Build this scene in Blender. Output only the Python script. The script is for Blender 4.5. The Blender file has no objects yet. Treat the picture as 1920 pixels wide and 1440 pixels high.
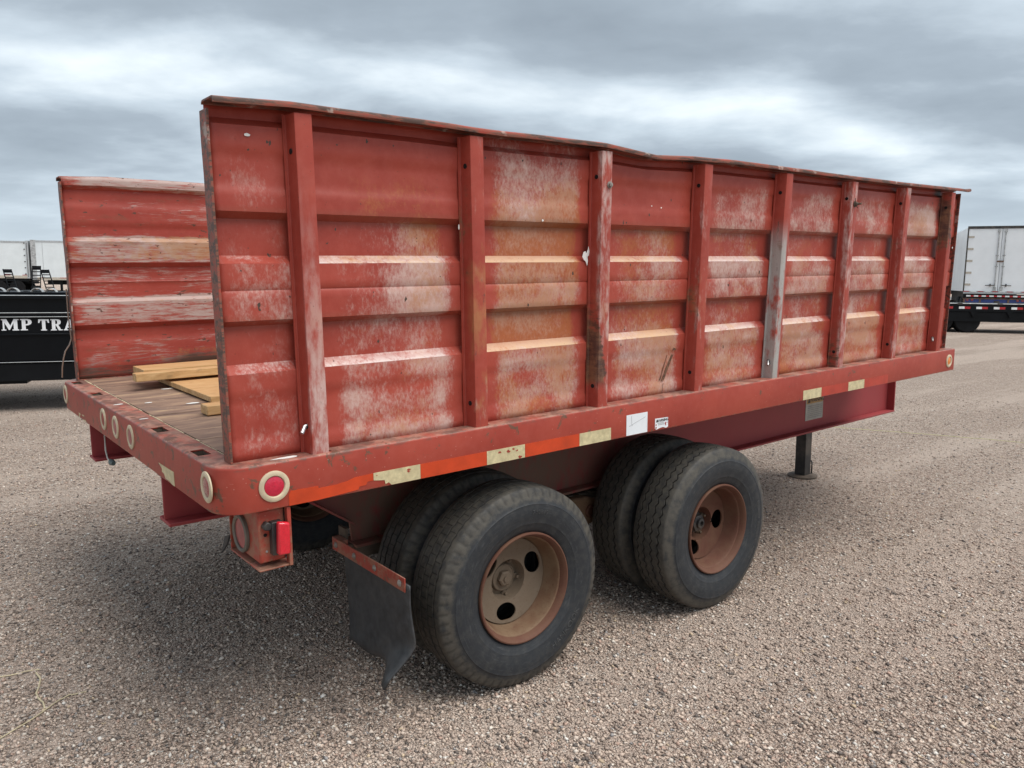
import bpy, bmesh, math, random
import numpy as np
from mathutils import Vector, Matrix, noise as mnoise

SC = bpy.context.scene
COL = SC.collection
rng = np.random.default_rng(7)
random.seed(7)
PI = math.pi
rad = math.radians

# ------------------------------------------------------------------ camera
Z0 = 1.0334                    # height of the trailer deck above the ground at its rear end
SLOPE = 0.0264                 # the trailer stands a little nose-up
TILT = math.atan(SLOPE)
RT = Matrix.Rotation(-TILT, 3, 'Y')
TMAT = RT.to_4x4()


def T2W(p):
    return RT @ Vector((p[0], p[1], p[2] + Z0))


def cam_axes(yaw, pitch, roll):
    f = Vector((math.cos(yaw) * math.cos(pitch), math.sin(yaw) * math.cos(pitch), math.sin(pitch)))
    r0 = Vector((math.sin(yaw), -math.cos(yaw), 0))
    u0 = r0.cross(f)
    c, s = math.cos(roll), math.sin(roll)
    return r0 * c + u0 * s, u0 * c - r0 * s, f


cr, cu, cf = cam_axes(0.8966, -0.1498, -0.0087)
cr, cu, cf = RT @ cr, RT @ cu, RT @ cf
CAM = T2W((-0.6869, -2.1956, 0.5668))
cd = bpy.data.cameras.new('camera')
cd.sensor_width = 36.0
cd.lens = 36 * 1465.47 / 1920
cd.clip_start = 0.05
cd.clip_end = 2000
cam = bpy.data.objects.new('camera', cd)
COL.objects.link(cam)
m = Matrix((cr, cu, -cf)).transposed().to_4x4()
m.translation = CAM
cam.matrix_world = m
SC.camera = cam

# ------------------------------------------------------------------ sun and sky
SUN_DIR = Vector((0.21, -0.42, 0.88)).normalized()     # towards the veiled sun
sd = bpy.data.lights.new('sun', 'SUN')
sd.energy = 1.5
sd.angle = rad(46)
sd.color = (1.0, 0.965, 0.91)
sun = bpy.data.objects.new('sun', sd)
COL.objects.link(sun)
sun.rotation_euler = SUN_DIR.to_track_quat('Z', 'Y').to_euler()
sun.location = (0, -6, 12)
elev = math.asin(SUN_DIR.z)
azim = math.atan2(SUN_DIR.x, SUN_DIR.y)

SC.view_settings.view_transform = 'Standard'
SC.view_settings.look = 'None'
SC.view_settings.exposure = 1.25
SC.view_settings.gamma = 1.0
SC.view_settings.use_curve_mapping = False


class NT:
    """small helper around a node tree"""

    def __init__(s, tree):
        s.t = tree
        s.x = 0

    def n(s, kind, **kw):
        nd = s.t.nodes.new(kind)
        s.x += 40
        nd.location = (s.x, 0)
        for k, v in kw.items():
            if hasattr(nd, k):
                setattr(nd, k, v)
        return nd

    def put(s, sock, v):
        if isinstance(v, bpy.types.NodeSocket):
            s.t.links.new(v, sock)
        elif isinstance(v, (tuple, list)) and len(v) == 3 and sock.type == 'RGBA':
            sock.default_value = (*v, 1)
        else:
            sock.default_value = v

    def math(s, op, a, b=None, c=None, clamp=False):
        nd = s.n('ShaderNodeMath', operation=op, use_clamp=clamp)
        s.put(nd.inputs[0], a)
        if b is not None:
            s.put(nd.inputs[1], b)
        if c is not None:
            s.put(nd.inputs[2], c)
        return nd.outputs[0]

    def mix(s, f, a, b, mode='MIX'):
        nd = s.n('ShaderNodeMix', data_type='RGBA', blend_type=mode)
        s.put(nd.inputs[0], f)
        s.put(nd.inputs[6], a)
        s.put(nd.inputs[7], b)
        return nd.outputs[2]

    def noise(s, vec, scale=5, detail=4, rough=0.55, dist=0.0, out=0):
        nd = s.n('ShaderNodeTexNoise')
        s.put(nd.inputs['Vector'], vec)
        nd.inputs['Scale'].default_value = scale
        nd.inputs['Detail'].default_value = detail
        nd.inputs['Roughness'].default_value = rough
        nd.inputs['Distortion'].default_value = dist
        return nd.outputs[out]

    def voro(s, vec, scale=5, feature='F1', out='Distance', rand=1.0):
        nd = s.n('ShaderNodeTexVoronoi', feature=feature)
        s.put(nd.inputs['Vector'], vec)
        nd.inputs['Scale'].default_value = scale
        nd.inputs['Randomness'].default_value = rand
        return nd.outputs[out]

    def step(s, v, lo, hi):
        nd = s.n('ShaderNodeMapRange', interpolation_type='SMOOTHSTEP')
        s.put(nd.inputs['Value'], v)
        nd.inputs['From Min'].default_value = lo
        nd.inputs['From Max'].default_value = hi
        nd.inputs['To Min'].default_value = 0
        nd.inputs['To Max'].default_value = 1
        return nd.outputs['Result']

    def ramp(s, v, stops):
        nd = s.n('ShaderNodeValToRGB')
        s.put(nd.inputs[0], v)
        el = nd.color_ramp.elements
        while len(el) > 2:
            el.remove(el[-1])
        for i, (p, c) in enumerate(stops):
            e = el[i] if i < 2 else el.new(p)
            e.position = p
            e.color = (*c, 1)
        return nd.outputs[0]

    def map(s, vec, scale=(1, 1, 1), rot=(0, 0, 0), loc=(0, 0, 0)):
        nd = s.n('ShaderNodeMapping')
        s.put(nd.inputs['Vector'], vec)
        nd.inputs['Scale'].default_value = scale
        nd.inputs['Rotation'].default_value = rot
        nd.inputs['Location'].default_value = loc
        return nd.outputs[0]

    def obj(s):
        return s.n('ShaderNodeTexCoord').outputs['Object']

    def attr(s, name, kind='GEOMETRY', out='Fac'):
        nd = s.n('ShaderNodeAttribute', attribute_type=kind)
        nd.attribute_name = name
        return nd.outputs[out]

    def sep(s, v):
        return s.n_sep(v).outputs

    def n_sep(s, v):
        nd = s.n('ShaderNodeSeparateXYZ')
        s.put(nd.inputs[0], v)
        return nd

    def comb(s, x, y, z):
        nd = s.n('ShaderNodeCombineXYZ')
        for i, v in enumerate((x, y, z)):
            s.put(nd.inputs[i], v)
        return nd.outputs[0]

    def bump(s, h, strength=0.3, dist=0.01, normal=None):
        nd = s.n('ShaderNodeBump')
        nd.inputs['Strength'].default_value = strength
        nd.inputs['Distance'].default_value = dist
        s.put(nd.inputs['Height'], h)
        if normal is not None:
            s.put(nd.inputs['Normal'], normal)
        return nd.outputs[0]


# ---- world: Nishita sky seen through a broken overcast
W = bpy.data.worlds.new('World')
SC.world = W
W.use_nodes = True
W.node_tree.nodes.clear()
g = NT(W.node_tree)
sky = g.n('ShaderNodeTexSky', sky_type='NISHITA')
sky.sun_disc = False
sky.sun_elevation = elev
sky.sun_rotation = azim
sky.altitude = 1500
tc = g.n('ShaderNodeTexCoord').outputs['Generated']
sx, sy, sz = g.sep(tc)
zc = g.math('MAXIMUM', sz, 0.0)
zd = g.math('ADD', zc, 0.16)
px = g.math('DIVIDE', sx, zd)
py = g.math('DIVIDE', sy, zd)
pv = g.comb(px, py, 0.0)
pm = g.map(pv, rot=(0, 0, rad(-51)))                     # x: away from the viewer, y: to the left
warp = g.noise(g.map(pm, scale=(0.9, 0.45, 1), loc=(4, 1, 0)), 1.0, 4, 0.55)
warp2 = g.noise(g.map(pm, scale=(2.2, 1.1, 1), loc=(1, 7, 0)), 1.3, 5, 0.6)
qx, qy, qz = g.sep(pm)
tt = g.math('ADD', g.math('MULTIPLY', qx, 0.967), g.math('MULTIPLY', qy, 0.256))
tt = g.math('ADD', tt, g.math('MULTIPLY', g.math('SUBTRACT', warp, 0.5), 0.55))
tt = g.math('ADD', tt, g.math('MULTIPLY', g.math('SUBTRACT', warp2, 0.5), 0.28))
band = g.math('COSINE', g.math('MULTIPLY', g.math('SUBTRACT', tt, 2.47), 2 * PI / 1.08))
band = g.math('MULTIPLY', band, g.step(tt, 3.5, 2.8))
soft = g.noise(g.map(pm, scale=(1.0, 0.8, 1), rot=(0, 0, 0.25), loc=(15, 3, 0)), 1.9, 7, 0.52, 0.15)
cl = g.math('ADD', 0.5, g.math('ADD', g.math('MULTIPLY', band, 0.14), g.math('MULTIPLY', g.math('SUBTRACT', soft, 0.5), 0.80)))
ccol = g.ramp(cl, [(0.20, (0.135, 0.160, 0.185)), (0.42, (0.180, 0.211, 0.241)), (0.58, (0.272, 0.313, 0.348)), (0.80, (0.455, 0.495, 0.515))])
hz = g.step(zc, 0.15, 0.0)
ccol = g.mix(g.math('MULTIPLY', hz, 0.75), ccol, (0.270, 0.312, 0.350))
scl = g.n('ShaderNodeVectorMath', operation='SCALE')
g.put(scl.inputs[0], ccol)
scl.inputs['Scale'].default_value = 10.0
wc = g.mix(0.97, sky.outputs[0], scl.outputs[0])
bg = g.n('ShaderNodeBackground')
bg.inputs['Strength'].default_value = 0.1
g.put(bg.inputs['Color'], wc)
wo = g.n('ShaderNodeOutputWorld')
g.put(wo.inputs['Surface'], bg.outputs[0])


# ------------------------------------------------------------------ materials
def material(name):
    m = bpy.data.materials.new(name)
    m.use_nodes = True
    m.node_tree.nodes.clear()
    g = NT(m.node_tree)
    b = g.n('ShaderNodeBsdfPrincipled')
    o = g.n('ShaderNodeOutputMaterial')
    m.node_tree.links.new(b.outputs[0], o.inputs[0])
    return m, g, b


def plain(name, col, rough=0.5, metal=0.0, var=0.12, scale=18.0, spec=0.5, dust=0.0, dustcol=(0.30, 0.24, 0.18), bump=0.0):
    m, g, b = material(name)
    v = g.obj()
    n = g.noise(v, scale, 6, 0.6)
    lo = tuple(c * (1 - var * 1.6) for c in col)
    hi = tuple(min(1, c * (1 + var * 1.6)) for c in col)
    c = g.ramp(n, [(0.3, lo), (0.7, hi)])
    if dust:
        d = g.noise(v, scale * 0.35, 8, 0.65)
        c = g.mix(g.math('MULTIPLY', g.step(d, 0.38, 0.68), dust), c, dustcol)
    g.put(b.inputs['Base Color'], c)
    b.inputs['Roughness'].default_value = rough
    b.inputs['Metallic'].default_value = metal
    b.inputs['Specular IOR Level'].default_value = spec
    if bump:
        g.put(b.inputs['Normal'], g.bump(g.noise(v, scale * 6, 4, 0.6), bump, 0.004))
    return m


RED_A, RED_B = (0.315, 0.045, 0.030), (0.405, 0.068, 0.043)
WHITE = (0.60, 0.47, 0.43)
ORANGE = (0.50, 0.205, 0.075)
CHIP = (0.075, 0.050, 0.038)


def red_base(g, v):
    n1 = g.noise(v, 2.2, 5, 0.6)
    n2 = g.noise(v, 26, 5, 0.6)
    c = g.mix(g.step(n1, 0.3, 0.7), RED_A, RED_B)
    return g.mix(g.math('MULTIPLY', g.step(n2, 0.35, 0.75), 0.25), c, (0.46, 0.115, 0.085))


def finish(g, b, col, rough=0.5, bumpsrc=None, bs=0.08, bd=0.002, spec=0.35):
    g.put(b.inputs['Base Color'], col)
    if isinstance(rough, float):
        b.inputs['Roughness'].default_value = rough
    else:
        g.put(b.inputs['Roughness'], rough)
    b.inputs['Specular IOR Level'].default_value = spec
    if bumpsrc is not None:
        g.put(b.inputs['Normal'], g.bump(bumpsrc, bs, bd))


def mat_sheet():
    """corrugated wall outside: red paint worn to primer and rusting where attributes say so"""
    m, g, b = material('worn_red_sheet')
    v = g.obj()
    base = red_base(g, v)
    fade, rust, soot = g.attr('fade'), g.attr('rust'), g.attr('soot')
    fib = g.noise(g.map(v, scale=(1.0, 0.8, 0.52), rot=(0, 0.2, 0)), 105, 6, 0.72, 0.2)
    blot = g.noise(g.map(v, scale=(1, 1, 0.7)), 15, 7, 0.68)
    f = g.math('ADD', g.math('MULTIPLY', fade, g.math('SUBTRACT', 1.08, g.math('MULTIPLY', g.attr('ledge'), 0.65))), g.math('MULTIPLY', g.math('SUBTRACT', fib, 0.5), 1.6))
    f = g.math('ADD', f, g.math('MULTIPLY', g.math('SUBTRACT', blot, 0.5), 1.2))
    cloud = g.noise(g.map(v, scale=(1, 1, 1.3), loc=(7, 3, 1)), 4.2, 5, 0.55)
    f = g.math('ADD', f, g.math('MULTIPLY', g.math('SUBTRACT', cloud, 0.5), 1.9))
    fm = g.step(f, 0.14, 1.10)
    dg = g.noise(g.map(v, scale=(1, 1, 1), rot=(0, 0.75, 0)), 60, 5, 0.65)
    lf = g.math('ADD', g.math('MULTIPLY', fade, 0.92), g.math('MULTIPLY', g.math('SUBTRACT', dg, 0.5), 1.5))
    lf = g.math('ADD', lf, g.math('MULTIPLY', g.math('SUBTRACT', g.noise(g.map(v, scale=(1, 1, 0.1)), 9, 5, 0.6), 0.5), 2.0))
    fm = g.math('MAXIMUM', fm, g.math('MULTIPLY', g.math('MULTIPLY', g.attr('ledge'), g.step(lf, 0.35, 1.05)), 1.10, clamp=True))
    on = g.math('MINIMUM', g.math('MULTIPLY', fade, 4.0), 1.0, clamp=True)
    fm = g.math('MULTIPLY', fm, on)
    fib2 = g.noise(g.map(v, scale=(1, 1, 0.6), loc=(3, 1, 2)), 85, 6, 0.72)
    blot2 = g.noise(g.map(v, loc=(2, 9, 4)), 5.0, 7, 0.68)
    r = g.math('ADD', rust, g.math('MULTIPLY', g.math('SUBTRACT', fib2, 0.5), 1.3))
    r = g.math('ADD', r, g.math('MULTIPLY', g.math('SUBTRACT', blot2, 0.5), 2.2))
    rm = g.math('MULTIPLY', g.step(r, 0.25, 0.95), g.math('MULTIPLY', rust, 4.0, clamp=True))
    wcol = g.mix(g.noise(v, 33, 5, 0.6), (0.66, 0.555, 0.515), (0.52, 0.32, 0.25))
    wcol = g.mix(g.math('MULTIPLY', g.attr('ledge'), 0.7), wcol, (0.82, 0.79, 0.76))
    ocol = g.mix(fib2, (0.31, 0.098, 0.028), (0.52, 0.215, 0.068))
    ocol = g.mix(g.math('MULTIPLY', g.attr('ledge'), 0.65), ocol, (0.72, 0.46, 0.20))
    c = g.mix(g.math('MULTIPLY', rm, 0.60), base, ocol)
    c = g.mix(g.math('MULTIPLY', fm, 0.80), c, wcol)
    c = g.mix(g.math('MULTIPLY', g.math('MULTIPLY', rm, fm), 0.72), c, ocol)
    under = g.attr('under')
    c = g.mix(g.math('MULTIPLY', under, g.math('ADD', 0.35, g.math('MULTIPLY', rust, 0.5))), c, (0.15, 0.072, 0.035))  # undersides of the steps: brown tone with their shade painted in
    # scratches and stone chips
    ch = g.noise(g.map(v, scale=(1, 1, 0.6)), 42, 3, 0.5)
    c = g.mix(g.step(ch, 0.715, 0.735), c, CHIP)
    sp = g.voro(v, 38, 'F1')
    c = g.mix(g.math('MULTIPLY', g.step(sp, 0.09, 0.05), 0.55), c, (0.13, 0.045, 0.03))
    s2 = g.math('ADD', soot, g.math('MULTIPLY', g.math('SUBTRACT', fib, 0.5), 1.2))
    c = g.mix(g.math('MULTIPLY', g.step(s2, 0.25, 0.85), g.math('MULTIPLY', soot, 3, clamp=True)), c, (0.05, 0.036, 0.03))
    wob = g.noise(g.map(v, scale=(1, 1, 1.6)), 3.2, 2, 0.4)
    h = g.math('ADD', g.math('MULTIPLY', wob, 3.0), g.math('MULTIPLY', fib, 0.12))
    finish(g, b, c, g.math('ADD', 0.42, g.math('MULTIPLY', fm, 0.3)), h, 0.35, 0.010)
    return m


def mat_inner():
    """inside of the far wall: dragged scrapes along the corrugations"""
    m, g, b = material('scraped_red_sheet')
    v = g.obj()
    base = red_base(g, v)
    base = g.mix(0.25, base, (0.30, 0.045, 0.04))
    fade, rust, soot = g.attr('fade'), g.attr('rust'), g.attr('soot')
    st = g.noise(g.map(v, scale=(0.25, 1, 2.6), rot=(0, 0.02, 0)), 42, 8, 0.75, 0.3)
    blot = g.noise(g.map(v, scale=(0.8, 1, 2.0)), 7, 5, 0.6)
    f = g.math('ADD', fade, g.math('MULTIPLY', g.math('SUBTRACT', st, 0.5), 2.2))
    f = g.math('ADD', f, g.math('MULTIPLY', g.math('SUBTRACT', blot, 0.5), 1.0))
    fm = g.step(f, 0.30, 0.85)
    r = g.math('ADD', rust, g.math('MULTIPLY', g.math('SUBTRACT', g.noise(v, 18, 7, 0.7), 0.5), 2.0))
    rm = g.math('MULTIPLY', g.step(r, 0.25, 0.85), g.math('MULTIPLY', rust, 4.0, clamp=True))
    c = g.mix(g.math('MULTIPLY', fm, 0.8), base, g.mix(blot, (0.38, 0.29, 0.245), (0.54, 0.48, 0.45)))
    c = g.mix(g.math('MULTIPLY', rm, 0.6), c, (0.42, 0.21, 0.08))
    gm = g.noise(g.map(v, scale=(0.5, 1, 1.6), loc=(3, 0, 8)), 11, 7, 0.7)
    c = g.mix(g.math('MULTIPLY', g.step(gm, 0.52, 0.70), 0.5), c, (0.20, 0.085, 0.05))
    ch = g.noise(g.map(v, scale=(0.7, 1, 1.5)), 34, 4, 0.6)
    c = g.mix(g.step(ch, 0.64, 0.69), c, (0.12, 0.055, 0.04))
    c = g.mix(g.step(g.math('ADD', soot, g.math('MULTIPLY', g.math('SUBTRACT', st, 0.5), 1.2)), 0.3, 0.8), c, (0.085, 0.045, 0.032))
    finish(g, b, c, 0.55, st, 0.12, 0.003)
    return m


def mat_post():
    """stake posts; custom properties on each post say how it is worn"""
    m, g, b = material('worn_red_post')
    v = g.obj()
    x, y, z = g.sep(v)
    base = red_base(g, g.map(v, loc=(0.0, 0.0, 0.0)))
    orig = g.attr('shift', 'OBJECT')
    vv = g.comb(g.math('ADD', x, orig), y, z)
    face = g.step(y, 0.030, 0.012)                      # the outer face carries the wear
    wear, rusty, bare, dark = (g.attr(k, 'OBJECT') for k in ('wear', 'rusty', 'bare', 'dark'))
    lo, hi = g.attr('dark_low', 'OBJECT'), g.attr('dark_high', 'OBJECT')
    n = g.noise(g.map(vv, scale=(1, 1, 0.25)), 34, 7, 0.68)
    n2 = g.noise(g.map(vv, scale=(1, 1, 0.5)), 14, 6, 0.66)
    f = g.math('ADD', wear, g.math('ADD', g.math('MULTIPLY', g.math('SUBTRACT', n, 0.5), 1.6), g.math('MULTIPLY', g.math('SUBTRACT', n2, 0.5), 1.4)))
    fm = g.math('MULTIPLY', g.step(f, 0.35, 0.95), face)
    c = g.mix(g.math('MULTIPLY', fm, 0.85), base, (0.62, 0.48, 0.44))
    r = g.math('ADD', rusty, g.math('MULTIPLY', g.math('SUBTRACT', n2, 0.5), 2.2))
    r = g.math('ADD', r, g.math('SUBTRACT', 0.25, g.math('MULTIPLY', g.math('ABSOLUTE', g.math('SUBTRACT', z, 0.40)), 1.3)))
    rm = g.math('MULTIPLY', g.step(r, 0.35, 0.95), g.math('MULTIPLY', g.math('MULTIPLY', rusty, 3, clamp=True), g.step(y, 0.06, 0.015)))
    c = g.mix(g.math('MULTIPLY', rm, 0.8), c, g.mix(n, (0.30, 0.11, 0.045), (0.50, 0.225, 0.095)))
    bz = g.math('ADD', g.step(z, 0.80, 0.60), 0.0)
    bm = g.math('MULTIPLY', g.math('MULTIPLY', bare, bz), g.math('MULTIPLY', g.step(g.math('ADD', n2, g.math('MULTIPLY', n, 0.3)), 0.44, 0.66), g.step(g.math('ADD', x, g.math('MULTIPLY', n2, 0.02)), 0.030, 0.016)))
    c = g.mix(bm, c, g.mix(n, (0.30, 0.27, 0.245), (0.50, 0.485, 0.465)))
    zl = g.math('SUBTRACT', z, lo)
    zh = g.math('SUBTRACT', hi, z)
    zn = g.math('ADD', zl, g.math('MULTIPLY', g.math('MULTIPLY', g.math('SUBTRACT', n2, 0.5), 0.35), g.step(dark, 1.0, 0.96)))
    win = g.math('MULTIPLY', g.step(zn, 0.0, 0.05), g.step(zh, 0.0, 0.22))
    jag = g.noise(g.map(vv, scale=(0.3, 0.3, 1.0)), 48, 7, 0.72)
    xe = g.math('ADD', x, g.math('MULTIPLY', g.math('SUBTRACT', jag, 0.5), 0.07))
    reach = g.math('ADD', -0.031, g.math('MULTIPLY', g.math('MULTIPLY', g.step(dark, 0.8, 0.95), g.step(zl, 0.34, 0.0)), 0.045))
    edgem = g.step(g.math('SUBTRACT', reach, xe), -0.006, 0.006)
    dk = g.math('ADD', dark, g.math('MULTIPLY', g.math('SUBTRACT', n2, 0.5), 1.6))
    dm = g.math('MULTIPLY', g.math('MULTIPLY', g.step(dk, 0.38, 0.62), edgem), g.math('MULTIPLY', win, g.step(dark, 0.0, 0.1)))
    dm = g.math('MULTIPLY', dm, 0.88)
    c = g.mix(dm, c, g.mix(g.step(g.math('ADD', g.math('MULTIPLY', jag, 0.5), g.math('MULTIPLY', n2, 0.5)), 0.40, 0.60), (0.05, 0.034, 0.027), (0.20, 0.105, 0.055)))
    ed = g.math('MULTIPLY', g.step(y, 0.026, 0.014), g.step(n, 0.62, 0.68))
    c = g.mix(g.math('MULTIPLY', ed, 0.6), c, CHIP)
    sp = g.voro(vv, 60, 'F1')
    c = g.mix(g.math('MULTIPLY', g.step(sp, 0.11, 0.07), 0.6), c, CHIP)
    finish(g, b, c, 0.48, n, 0.08, 0.002)
    return m


def mat_rail():
    m, g, b = material('chipped_red_rail')
    v = g.obj()
    x, y, z = g.sep(v)
    c = red_base(g, v)
    up = g.n('ShaderNodeNewGeometry').outputs['Normal']
    nz = g.sep(up)[2]
    top = g.step(nz, 0.35, 0.85)
    dn = g.noise(g.map(v, scale=(1, 1, 1)), 9, 8, 0.68)
    c = g.mix(g.math('MULTIPLY', g.math('MULTIPLY', top, g.step(dn, 0.30, 0.62)), 0.72), c, (0.40, 0.30, 0.23))
    gr = g.noise(g.map(v, scale=(0.6, 0.6, 1), loc=(2, 5, 0)), 13, 7, 0.66)
    c = g.mix(g.math('MULTIPLY', g.math('MULTIPLY', top, g.step(gr, 0.46, 0.60)), 0.7), c, (0.095, 0.07, 0.06))
    # rear end scuffed darker and browner
    rear = g.step(x, 0.9, 0.0)
    d2 = g.noise(v, 15, 8, 0.7, 0.6)
    lim = g.math('SUBTRACT', g.math('SUBTRACT', 0.628, g.math('MULTIPLY', rear, 0.038)), g.math('MULTIPLY', g.step(x, 0.05, 0.0), 0.028))
    chip = g.math('SUBTRACT', d2, lim)
    cm = g.step(chip, 0.0, 0.02)
    c = g.mix(cm, c, g.mix(g.noise(v, 60, 4), (0.085, 0.042, 0.026), (0.21, 0.120, 0.080)))
    edge = g.math('MULTIPLY', g.step(z, -0.018, -0.006), g.step(g.noise(g.map(v, scale=(0.5, 0.5, 1)), 28, 6, 0.65), 0.50, 0.60))
    c = g.mix(g.math('MULTIPLY', edge, g.math('ADD', 0.45, g.math('MULTIPLY', rear, 0.45))), c, (0.14, 0.09, 0.07))
    low = g.math('MULTIPLY', g.step(z, -0.132, -0.143), g.step(g.noise(v, 22, 6, 0.65), 0.45, 0.6))
    c = g.mix(g.math('MULTIPLY', low, 0.7), c, (0.30, 0.17, 0.11))
    # fine scratches
    sc = g.noise(g.map(v, scale=(0.35, 0.35, 4), rot=(0, 0.35, 0)), 30, 4, 0.6)
    c = g.mix(g.math('MULTIPLY', g.step(sc, 0.70, 0.73), 0.5), c, (0.55, 0.30, 0.22))
    sp = g.voro(v, 45, 'F1')
    c = g.mix(g.math('MULTIPLY', g.step(sp, 0.10, 0.06), 0.5), c, (0.58, 0.33, 0.27))
    c = g.mix(0.12, c, (0.20, 0.02, 0.015))
    finish(g, b, c, 0.46, g.noise(v, 7, 3, 0.5), 0.10, 0.008, 0.30)
    return m


def mat_toprail():
    m, g, b = material('scuffed_top_rail')
    v = g.obj()
    c = red_base(g, v)
    n = g.noise(g.map(v, scale=(0.25, 1, 1.5)), 40, 8, 0.7)
    c = g.mix(g.math('MULTIPLY', g.step(n, 0.34, 0.52), 0.85), c, (0.20, 0.095, 0.065))
    c = g.mix(g.math('MULTIPLY', g.step(n, 0.49, 0.57), 0.85), c, (0.07, 0.048, 0.04))
    c = g.mix(g.math('MULTIPLY', g.step(g.noise(g.map(v, loc=(4, 2, 1)), 12, 6, .6), 0.60, 0.68), 0.6), c, (0.55, 0.46, 0.40))
    finish(g, b, c, 0.55, n, 0.2, 0.004)
    return m


def mat_frame():
    """main beams: dull wine-red paint with road dust"""
    m, g, b = material('dusty_frame_red')
    v = g.obj()
    x, y, z = g.sep(v)
    n = g.noise(v, 5, 7, 0.65)
    c = g.mix(n, (0.265, 0.030, 0.040), (0.35, 0.050, 0.052))
    d = g.noise(g.map(v, scale=(1, 1, 0.4)), 22, 8, 0.7)
    road = g.math('MULTIPLY', g.math('MULTIPLY', g.step(x, 2.9, 1.6), g.step(x, 0.35, 0.85)), 0.85)
    c = g.mix(g.math('MULTIPLY', g.math('ADD', 0.10, road), g.step(d, 0.20, 0.58)), c, (0.165, 0.108, 0.076))
    finish(g, b, c, 0.55, d, 0.08, 0.003)
    return m


def mat_tyre():
    m, g, b = material('dusty_tyre_rubber')
    v = g.obj()
    x, y, z = g.sep(v)
    r = g.math('SQRT', g.math('ADD', g.math('MULTIPLY', x, x), g.math('MULTIPLY', z, z)))
    n = g.noise(v, 26, 8, 0.7)
    n2 = g.noise(v, 7, 6, 0.6)
    c = g.mix(n2, (0.016, 0.018, 0.021), (0.031, 0.034, 0.039))
    tread = g.step(g.math('ADD', r, g.math('MULTIPLY', g.math('SUBTRACT', n, 0.5), 0.03)), 0.335, 0.362)
    dm = g.math('MULTIPLY', tread, g.step(n, 0.22, 0.62))
    c = g.mix(g.math('MULTIPLY', dm, 0.68), c, (0.105, 0.092, 0.072))
    c = g.mix(g.math('MULTIPLY', g.step(n, 0.42, 0.70), 0.22), c, (0.105, 0.098, 0.085))
    ringm = g.math('MULTIPLY', g.step(r, 0.225, 0.235), g.step(r, 0.362, 0.335))
    ring = g.math('SINE', g.math('MULTIPLY', r, 1150.0))
    ring = g.math('MULTIPLY', g.math('MULTIPLY', ring, ringm), g.step(g.math('ABSOLUTE', g.math('SUBTRACT', r, 0.296)), 0.028, 0.042))
    ang = g.math('ARCTAN2', z, x)
    scuff = g.noise(g.comb(g.math('MULTIPLY', ang, 2.2), g.math('MULTIPLY', r, 55.0), 0.0), 2.2, 7, 0.72, 0.6)
    c = g.mix(g.math('MULTIPLY', g.math('MULTIPLY', ringm, g.step(scuff, 0.52, 0.72)), 0.55), c, (0.085, 0.088, 0.092))
    crk = g.noise(g.comb(g.math('MULTIPLY', ang, 26.0), g.math('MULTIPLY', r, 20.0), 0.0), 2.0, 4, 0.6)
    c = g.mix(g.math('MULTIPLY', g.math('MULTIPLY', ringm, g.step(crk, 0.66, 0.72)), 0.6), c, (0.095, 0.092, 0.085))
    n = g.math('ADD', n, g.math('MULTIPLY', ring, 0.12))
    groove = g.attr('groove')
    c = g.mix(g.math('MULTIPLY', groove, 0.8), c, (0.018, 0.016, 0.014))
    finish(g, b, c, 0.62, n, 0.12, 0.003, 0.35)
    return m


def mat_rim(name, a, bb, d):
    m, g, b = material(name)
    v = g.obj()
    n = g.noise(v, 40, 8, 0.7)
    n2 = g.noise(v, 9, 5, 0.6)
    c = g.mix(n, a, bb)
    c = g.mix(g.math('MULTIPLY', g.step(n2, 0.38, 0.64), 0.6), c, d)
    c = g.mix(g.math('MULTIPLY', g.step(g.noise(v, 110, 4, 0.6), 0.56, 0.68), 0.4), c, (0.10, 0.05, 0.03))
    finish(g, b, c, 0.7, n, 0.15, 0.003, 0.25)
    return m


def mat_deck():
    m, g, b = material('weathered_deck_wood')
    v = g.obj()
    oi = g.n('ShaderNodeObjectInfo').outputs['Random']
    vv = g.map(v, scale=(0.45, 1.7, 1))
    ad = g.n('ShaderNodeVectorMath', operation='ADD')
    g.put(ad.inputs[0], vv)
    g.put(ad.inputs[1], g.comb(g.math('MULTIPLY', oi, 17), 0.0, 0.0))
    st = g.noise(ad.outputs[0], 7, 9, 0.68, 0.5)
    c = g.ramp(st, [(0.28, (0.080, 0.052, 0.040)), (0.44, (0.185, 0.116, 0.086)), (0.57, (0.29, 0.188, 0.130)), (0.72, (0.50, 0.34, 0.20))])
    dk = g.noise(v, 2.4, 5, 0.6)
    c = g.mix(g.math('MULTIPLY', g.step(dk, 0.52, 0.72), 0.6), c, (0.12, 0.095, 0.09))
    fl = g.noise(g.map(v, scale=(0.7, 1.4, 1)), 16, 6, 0.65)
    c = g.mix(g.math('MULTIPLY', g.step(fl, 0.60, 0.70), 0.5), c, (0.55, 0.40, 0.27))
    c = g.mix(g.math('MULTIPLY', oi, 0.18), c, (0.30, 0.20, 0.15))
    finish(g, b, c, 0.62, st, 0.25, 0.003, 0.3)
    return m


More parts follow.
